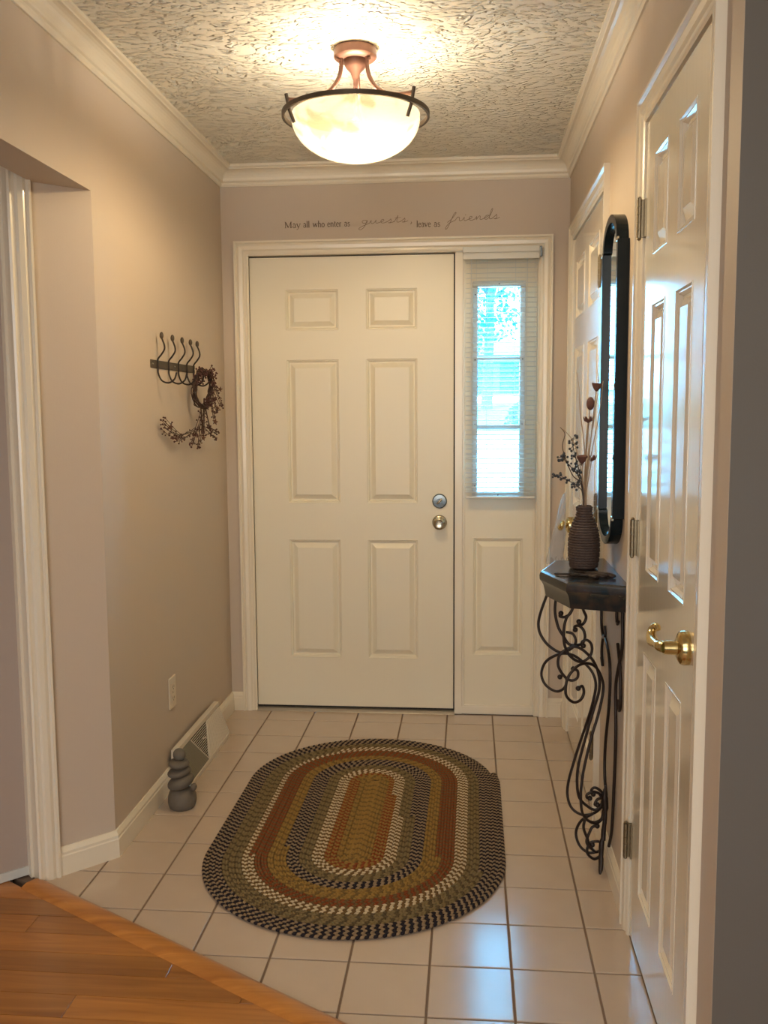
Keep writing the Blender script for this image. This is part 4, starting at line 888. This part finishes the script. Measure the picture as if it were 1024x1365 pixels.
S3=[(0.316, 2.676, 0.565), (0.328, 2.682, 0.57), (0.333, 2.684, 0.55), (0.323, 2.679, 0.53), (0.302, 2.669, 0.526), (0.281, 2.66, 0.547), (0.279, 2.659, 0.577), (0.288, 2.663, 0.606), (0.315, 2.676, 0.632), (0.346, 2.69, 0.635), (0.371, 2.702, 0.618), (0.387, 2.709, 0.586), (0.392, 2.711, 0.552), (0.38, 2.706, 0.487), (0.356, 2.695, 0.405), (0.335, 2.685, 0.309), (0.329, 2.682, 0.238), (0.339, 2.687, 0.179), (0.376, 2.704, 0.149), (0.404, 2.717, 0.167)]
L1=[(0.372, 2.73, 0.168), (0.339, 2.739, 0.141), (0.324, 2.743, 0.102), (0.335, 2.74, 0.063), (0.361, 2.733, 0.045), (0.394, 2.724, 0.054)]
L2=[(0.348, 2.703, 0.172), (0.341, 2.702, 0.136), (0.356, 2.706, 0.091), (0.353, 2.705, 0.058), (0.375, 2.711, 0.036), (0.398, 2.718, 0.047)]
L3=[(0.395, 2.72, 0.207), (0.399, 2.72, 0.23), (0.386, 2.72, 0.247), (0.372, 2.72, 0.252), (0.364, 2.72, 0.243), (0.37, 2.72, 0.232)]
L4=[(0.4, 2.718, 0.208), (0.388, 2.716, 0.234), (0.369, 2.713, 0.242), (0.352, 2.71, 0.236), (0.35, 2.709, 0.226), (0.359, 2.711, 0.223)]
L5=[(0.394, 2.714, 0.224), (0.38, 2.709, 0.22), (0.373, 2.706, 0.206), (0.381, 2.71, 0.204)]
L6=[(0.402, 2.72, 0.075), (0.389, 2.72, 0.086), (0.37, 2.72, 0.085), (0.358, 2.72, 0.076), (0.366, 2.72, 0.064), (0.37, 2.72, 0.076)]
L7=[(0.397, 2.717, 0.064), (0.38, 2.712, 0.057), (0.366, 2.708, 0.07), (0.354, 2.705, 0.083), (0.351, 2.704, 0.097), (0.359, 2.706, 0.12), (0.368, 2.709, 0.136), (0.382, 2.712, 0.138)]
L8=[(0.345, 2.731, 0.154), (0.362, 2.729, 0.144), (0.38, 2.725, 0.144), (0.396, 2.722, 0.157), (0.401, 2.722, 0.184), (0.406, 2.721, 0.201)]
W1=[(0.418, 2.955, 0.826), (0.416, 2.948, 0.73), (0.416, 2.93, 0.68), (0.416, 2.895, 0.663), (0.416, 2.862, 0.675), (0.416, 2.868, 0.706)]
W2=[(0.416, 2.93, 0.590), (0.416, 2.90, 0.572), (0.416, 2.925, 0.604), (0.416, 2.915, 0.645), (0.416, 2.88, 0.670), (0.415, 2.80, 0.655), (0.415, 2.745, 0.607), (0.415, 2.745, 0.505), (0.415, 2.805, 0.356), (0.414, 2.800, 0.26), (0.413, 2.74, 0.20)]
W3=[(0.418, 2.565, 0.826), (0.416, 2.545, 0.718), (0.416, 2.60, 0.650), (0.416, 2.640, 0.576), (0.416, 2.622, 0.45), (0.416, 2.632, 0.307), (0.415, 2.650, 0.161), (0.412, 2.68, 0.092)]
W4=[(0.416, 2.621, 0.712), (0.416, 2.60, 0.690), (0.416, 2.57, 0.650), (0.416, 2.553, 0.60), (0.416, 2.553, 0.555), (0.416, 2.575, 0.535), (0.416, 2.592, 0.56)]
W5=[(0.416, 2.640, 0.826), (0.416, 2.648, 0.79), (0.416, 2.635, 0.765), (0.416, 2.618, 0.775)]
def scroll(pts, ends, r=0.0042):
    o = MB().tube(smooth_path(pts, 5), r, 8).build('scroll', M['iron'], e, smooth=60)
    for q in ends: MB().ball(q, 0.0078, 10, 7).build('scroll_tip', M['iron'], o, smooth=60)
for pts, ends in ((C1, [C1[-1]]), (C2, []), (C3, [C3[-1]]), (C4, [C4[-1]]), (C5, [C5[-1]]), (S1, [S1[0]]), (S2, [S2[0]]), (S3, [S3[0]]), (L1, []), (L2, []), (L3, [L3[-1]]), (L4, [L4[-1]]), (L5, [L5[-1]]), (L6, [L6[-1]]), (L7, [L7[-1]]), (L8, [])): scroll(pts, ends)
for pts in (W1, W2, W3, W4, W5): scroll(pts, [], 0.0046)
b = MB(); b.tube(smooth_path([(0.404, 2.715, 0.262), (0.402, 2.712, 0.235), (0.404, 2.712, 0.205), (0.403, 2.705, 0.165), (0.400, 2.705, 0.13), (0.398, 2.700, 0.10)], 4), [0.004] * 2 + [0.007] * 3 + [0.012] * 5 + [0.008] * 6 + [0.009] * 5, 10, flat=0.8); b.build('upper_leaf', M['iron'], e, smooth=60)
b = MB(); b.tube(smooth_path([(0.397, 2.702, 0.11), (0.393, 2.695, 0.085), (0.392, 2.690, 0.055), (0.390, 2.678, 0.03), (0.386, 2.665, 0.012)], 4), [0.004, 0.007, 0.009, 0.010, 0.010, 0.010, 0.009, 0.009, 0.0085, 0.0095, 0.0095, 0.009, 0.009, 0.0085, 0.008, 0.006, 0.003], 10, flat=0.8); b.build('lower_leaf', M['iron'], e, smooth=60)
hang(None, e)

# vase
vx, vy, vz = 0.336, 2.765, 0.9005
pr = [(0.0, 0.0), (0.029, 0.0), (0.036, 0.006), (0.0395, 0.025), (0.041, 0.050), (0.0405, 0.085), (0.037, 0.110), (0.030, 0.132), (0.0215, 0.150), (0.0185, 0.165), (0.0195, 0.185)]
e = empty('woven_vase', 'brown woven bottle-shaped vase standing on the iron console', 'vase', loc=(vx, vy, vz))
def rad(z):
    for (r0, z0), (r1, z1) in zip(pr[1:], pr[2:]):
        if z0 <= z <= z1: return r0 + (r1 - r0) * (z - z0) / (z1 - z0)
    return pr[-1][0]
b = MB(); b.lathe([(0, 0.0)] + [(r * 0.95, z) for r, z in pr[1:]] + [(0.013, 0.185), (0.012, 0.12), (0.0, 0.12)], (vx, vy, vz), (0, 0, 1), 28); b.build('body', M['rattan'], e, smooth=60)
k = 0; z = 0.006
while z < 0.184:
    rr_ = rad(z); b = MB(); pts = []; nn = max(16, int(2 * pi * rr_ / 0.006)); nn -= nn % 2
    for i in range(nn + 1):
        a = 2 * pi * i / nn; q = rr_ + (0.0028 if (i + k) % 2 else -0.0006); pts.append((vx + q * cos(a), vy + q * sin(a), vz + z + (0.0008 if i % 2 else -0.0008)))
    b.tube(pts, 0.0036, 5); b.build('coil', M['rattan'], e, smooth=70); z += 0.0075; k += 1
hang(None, e)

# dried stems in the vase
neck = Vector((vx, vy, vz + 0.150)); K = 0.00222
rs = random.Random(11)
def PX(x, y, dy=0.0): return Vector((vx + (x - 778) * K + 0.0, vy + dy, 1.083 - (y - 672) * K * 0.97))
STEMLBL = {}
def pod(name, label, x, y, kind, dy):
    e_ = empty(name, label, 'dried flower', 'dried stems in the woven vase', loc=tuple(neck)); tip = PX(x, y, dy)
    mid = neck + Vector((rs.uniform(-0.008, 0.008), rs.uniform(-0.006, 0.006), 0.06)); q = smooth_path([neck + Vector((rs.uniform(-.006, .006), rs.uniform(-.006, .006), -0.10)), neck + Vector((rs.uniform(-.006, .006), rs.uniform(-.006, .006), 0.04)), mid * 0.4 + tip * 0.6, tip], 5)
    MB().tube(q, 0.0016, 5).build('stalk', M['pale'], e_, smooth=60)
    ax = (q[-1] - q[-3]).normalized()
    if kind == 'cup': MB().lathe([(0.0, -0.002), (0.004, 0.0), (0.009, 0.006), (0.014, 0.016), (0.0155, 0.022), (0.012, 0.020), (0.004, 0.012), (0, 0.011)], tip, ax, 10).build('pod', M['pod'], e_, smooth=35)
    elif kind == 'oval': MB().ball(tip + ax * 0.016, 0.0125, 12, 8, sc=(0.95, 0.95, 1.55)).build('pod', M['pod'], e_, smooth=60)
    else:
        b = MB()
        for i in range(6):
            a = i * pi / 3; d_ = Vector((cos(a), sin(a), 0)); p0_ = tip; p1_ = tip + d_ * 0.009 + Vector((0, 0, 0.007)); p2_ = tip + d_ * 0.015 + Vector((0, 0, 0.018)); b.tube([p0_, p1_, p2_], [0.002, 0.006, 0.0012], 6, flat=0.5)
        b.build('petals', M['pod'], e_, smooth=60)
    hang(None, e_)
pod('dried_pod_stem', 'tallest dried stem with a fan-shaped brown seed cup, in the woven vase', 790, 518, 'cup', -0.01)
pod('dried_pod_stem', 'dried stem with an oval reddish-brown pod, second tallest in the vase', 783, 542, 'oval', 0.0)
pod('dried_pod_stem', 'dried stem with an open petal-like brown pod, just below the oval pod', 780, 560, 'petal', -0.015)
pod('dried_pod_stem', 'short dried stem with a dark cup pod, right side above the vase neck', 787, 612, 'petal', 0.015)
pod('dried_pod_stem', 'short dried stem with a dark flower head, left side above the vase neck', 773, 614, 'cup', -0.02)
def sprigstem(name, label, pts, mt, mb_, nb, br, dy):
    e_ = empty(name, label, 'dried stem', 'dried stems in the woven vase', loc=tuple(neck))
    q = smooth_path([neck + Vector((rs.uniform(-.006, .004), rs.uniform(-.006, .006), -0.09))] + [PX(x, y, dy * (i + 1) / len(pts)) for i, (x, y) in enumerate(pts)], 6)
    MB().tube(q, [0.0020 * (1 - 0.6 * i / len(q)) for i in range(len(q))], 5).build('branch', mt, e_, smooth=60)
    if nb:
        b = MB(); bt_ = MB(); st = len(q) // 3
        for i in range(nb):
            p0_ = q[rs.randrange(st, len(q))]; d_ = Vector((rs.uniform(-1, 1), rs.uniform(-1, 1), rs.uniform(-0.6, 1))) * 0.013; bt_.tube([p0_, p0_ + d_], 0.0007, 4); b.ball(p0_ + d_, br * rs.uniform(0.8, 1.15), 7, 5)
        b.ball(q[-1], br, 7, 5); b.build('berries', mb_, e_, smooth=60)['kind'] = 'stuff'; bt_.build('twigs', mt, e_)['kind'] = 'stuff'
    hang(None, e_)
sprigstem('berry_branch', 'dark berry branch reaching farthest left out of the woven vase', [(776, 660), (768, 645), (755, 637), (745, 633), (737, 629)], M['iron'], M['bluberry'], 26, 0.0042, 0.0)
sprigstem('berry_branch', 'dark berry branch leaning left, above the lowest one in the vase', [(776, 655), (768, 630), (758, 618), (750, 609), (746, 604)], M['iron'], M['bluberry'], 24, 0.0042, -0.03)
sprigstem('berry_branch', 'upright dark berry branch in the vase reaching past the far closet door handle', [(776, 650), (771, 625), (766, 605), (763, 592), (762, 583)], M['iron'], M['bluberry'], 24, 0.0042, 0.03)
sprigstem('curly_twig', 'thin curly brown twig bending left above the berry branches', [(775, 650), (762, 630), (752, 605), (749, 590), (752, 575), (746, 566)], M['twig'], None, 0, 0, 0.02)
sprigstem('curly_twig', 'thin pale twig curling over the upright berry branch', [(776, 650), (770, 610), (762, 585), (752, 572), (747, 568)], M['pale'], None, 0, 0, -0.01)
sprigstem('curly_twig', 'fine pale twig rising straight behind the seed cups', [(779, 640), (784, 590), (790, 545), (794, 510), (792, 490)], M['pale'], None, 0, 0, 0.01)
sprigstem('curly_twig', 'fine pale twig leaning left behind the oval pod', [(779, 640), (776, 590), (770, 545), (768, 515), (764, 493)], M['pale'], None, 0, 0, -0.02)
sprigstem('curly_twig', 'fine pale twig bending toward the mirror frame', [(780, 640), (786, 600), (793, 560), (797, 530), (799, 505)], M['pale'], None, 0, 0, 0.0)
sprigstem('curly_twig', 'thick pale bundle stalk standing upright in the vase neck', [(779, 650), (781, 625), (782, 600), (783, 575)], M['pale'], None, 0, 0, 0.005)
sprigstem('curly_twig', 'second thick pale stalk beside the bundle stalk in the vase neck', [(777, 650), (778, 625), (779, 598), (781, 570)], M['pale'], None, 0, 0, -0.008)

# iron ornament lying on the console
e = empty('iron_key', 'dark curled iron ornament lying on the console top in front of the vase', 'ornament', loc=(0.32, 2.62, 0.9005))
b = MB(); zz = 0.9045
b.tube(smooth_path([(0.240, 2.640, zz), (0.262, 2.636, zz), (0.300, 2.640, zz), (0.325, 2.630, zz)], 4), [0.002] + [0.004] * 2 + [0.0028] * 10, 8); b.build('shaft', M['iron'], e, smooth=60)
for pts in ([(0.300, 2.640), (0.330, 2.655), (0.360, 2.648), (0.385, 2.632), (0.400, 2.600), (0.392, 2.590), (0.378, 2.610), (0.350, 2.625), (0.325, 2.630)], [(0.280, 2.600), (0.310, 2.612), (0.340, 2.604), (0.355, 2.590), (0.345, 2.580), (0.330, 2.592)], [(0.320, 2.630), (0.340, 2.640), (0.365, 2.625), (0.380, 2.600), (0.366, 2.590), (0.350, 2.604)]):
    MB().tube(smooth_path([(x, y, zz + 0.002) for x, y in pts], 5), 0.0042, 7).build('loop', M['iron'], e, smooth=60)
hang(None, e)

# plastic bag on the far closet lever
e = empty('plastic_bag', 'clear crumpled plastic bag hanging at the far closet door lever', 'bag', loc=(0.355, 3.80, 0.9))
rn = random.Random(5); vs = []; rows_, seg = 22, 20; fs = []
for i in range(rows_ + 1):
    t = i / rows_; z = 1.030 - 0.285 * t; hw_ = 0.004 + 0.062 * (t ** 0.75) * (1 - 0.12 * t); th_ = 0.006 + 0.020 * sin(pi * min(1, t * 1.05)) ; cy = 3.815; cx = 0.385 - 0.034 * t ** 0.8
    for k in range(seg):
        a = 2 * pi * k / seg; w1 = 1 + 0.10 * sin(3 * a + 5 * t) + 0.05 * rn.uniform(-1, 1)
        vs.append((cx + cos(a) * hw_ * 0.78 * w1 * 0.8, cy + sin(a) * th_ * w1 + cos(a) * 0.02 * t, z + (0.006 * sin(5 * a) if t > 0.9 else 0)))
for i in range(rows_):
    for k in range(seg): a = i * seg + k; b2 = i * seg + (k + 1) % seg; fs.append((a, a + seg, b2 + seg, b2))
MB().add(vs, fs).build('bag_body', M['bag'], e, smooth=180)
MB().tube(smooth_path([(0.366, 3.815, 0.905), (0.376, 3.813, 0.97), (0.386, 3.815, 1.030), (0.378, 3.818, 0.97), (0.368, 3.822, 0.905)], 4), 0.0015, 5).build('bag_handle', M['bag'], e)
for k in range(4):
    x0 = 0.325 + k * 0.022; MB().tube(smooth_path([(x0, 3.80, 0.752), (x0 + 0.008, 3.795, 0.768 + 0.006 * (k % 2)), (x0 + 0.018, 3.80, 0.755)], 3), 0.0025, 5).build('crumple', M['bag'], e, smooth=60)
hang(None, e)

# ---------------------------------------------------------------- outside the sidelight
def ground(name, rows_, m_, label, cat):
    b = MB(); vs = []
    for y, z in rows_: vs += [(-30, y, z), (30, y, z)]
    b.add(vs, [(2 * i, 2 * i + 1, 2 * i + 3, 2 * i + 2) for i in range(len(rows_) - 1)]); return struct(b.build(name, m_), label, cat)
ground('driveway', [(D + T + 0.02, -0.15), (6, -0.12), (12, 0.34), (22, 0.87)], M['conc'], 'bright concrete driveway seen low through the sidelight', 'driveway')
ground('lawn', [(22, 0.86), (28, 1.25), (33, 1.60)], M['grass'], 'green lawn beyond the driveway, seen through the sidelight', 'lawn')
ground('road', [(33, 1.60), (38, 1.93)], M['conc'], 'pale road beyond the lawn, seen through the sidelight', 'road')
ground('lawn', [(38, 1.92), (46, 2.15), (90, 3.2)], M['grass'], 'far lawn around the blue house', 'lawn')
e = empty('house', 'blue-sided house with a pale gable roof far beyond the sidelight window', 'house', loc=(1.3, 46, 2.15))
MB().box((-1.6, 46, 1.9), (2.5, 54, 4.3)).build('wall', M['siding'], e)
rf = MB(); rf.add([(-2.0, 45.6, 4.1), (2.9, 45.6, 4.1), (0.6, 45.6, 5.5), (-2.0, 54.4, 4.1), (2.9, 54.4, 4.1), (0.6, 54.4, 5.5), (-2.0, 45.6, 3.95), (2.9, 45.6, 3.95), (-2.0, 54.4, 3.95), (2.9, 54.4, 3.95)], [(0, 3, 5, 2), (1, 2, 5, 4), (0, 2, 1), (3, 4, 5), (0, 1, 7, 6), (6, 7, 9, 8), (3, 8, 9, 4), (0, 6, 8, 3), (1, 4, 9, 7)]).build('roof', M['roof'], e)
MB().box((-0.4, 45.92, 2.0), (1.5, 46.0, 3.6), bev=0.02).build('garage_door', M['garage'], e)
MB().box((-1.3, 45.94, 2.8), (-0.8, 46.0, 3.6), bev=0.02).build('window', M['roof'], e)
hang(None, e)
rt = random.Random(21)
def tree(name, label, x, y, z, h, spread, n, cat='tree', trunk=True):
    e_ = empty(name, label, cat, loc=(x, y, z)); b = MB()
    if trunk:
        b.tube([(x, y, z - 0.3), (x + 0.1, y, z + h * 0.45), (x, y, z + h * 0.85)], [h * 0.028, h * 0.02, h * 0.006], 8)
        for k in range(9):
            a = rt.uniform(0, 6.28); z1 = z + h * rt.uniform(0.3, 0.8); b.tube([(x, y, z1), (x + cos(a) * spread * 0.8, y + sin(a) * spread * 0.8, z1 + h * 0.14)], [h * 0.01, h * 0.003], 5)
        b.build('trunk', M['bark'], e_)
    b = MB()
    for k in range(n):
        a = rt.uniform(0, 6.28); t_ = rt.uniform(0.32 if trunk else 0.0, 1.0); r_ = spread * sqrt(rt.random()) * (1.15 - 0.8 * t_ if trunk else sqrt(max(0.05, 1 - t_ * t_)))
        c = Vector((x + r_ * cos(a), y + r_ * sin(a), z + h * t_)); s_ = rt.uniform(0.05, 0.13) * (1.0 if trunk else 0.6)
        u = Vector((rt.uniform(-1, 1), rt.uniform(-1, 1), rt.uniform(-1, 1))).normalized(); v_ = u.cross(Vector((rt.uniform(-1, 1), rt.uniform(-1, 1), rt.uniform(-1, 1)))).normalized()
        b.add([c - u * s_, c - v_ * s_ * 0.6, c + u * s_, c + v_ * s_ * 0.6], [(0, 1, 2, 3)])
    o = b.build('foliage', M['leaf'], e_); o['kind'] = 'stuff'; hang(None, e_)
tree('leafy_tree', 'teal leafy tree left of the blue house, seen through the sidelight', 0.55, 30, 1.4, 6.6, 1.25, 1250)
tree('leafy_tree', 'taller tree behind the blue house on the right, seen through the sidelight', 3.3, 56, 2.3, 9.5, 1.6, 900)
tree('garden_shrub', 'low round shrub on the lawn at the right of the sidelight view', 1.30, 24, 0.98, 0.55, 0.40, 500, 'shrub', False)
tree('garden_shrub', 'dark shrub beside the blue house wall', 2.6, 45, 2.1, 1.6, 0.9, 600, 'shrub', False)
tree('garden_shrub', 'tall dark shrub at the left corner of the blue house', 0.3, 40, 2.0, 2.6, 0.5, 700, 'shrub', False)
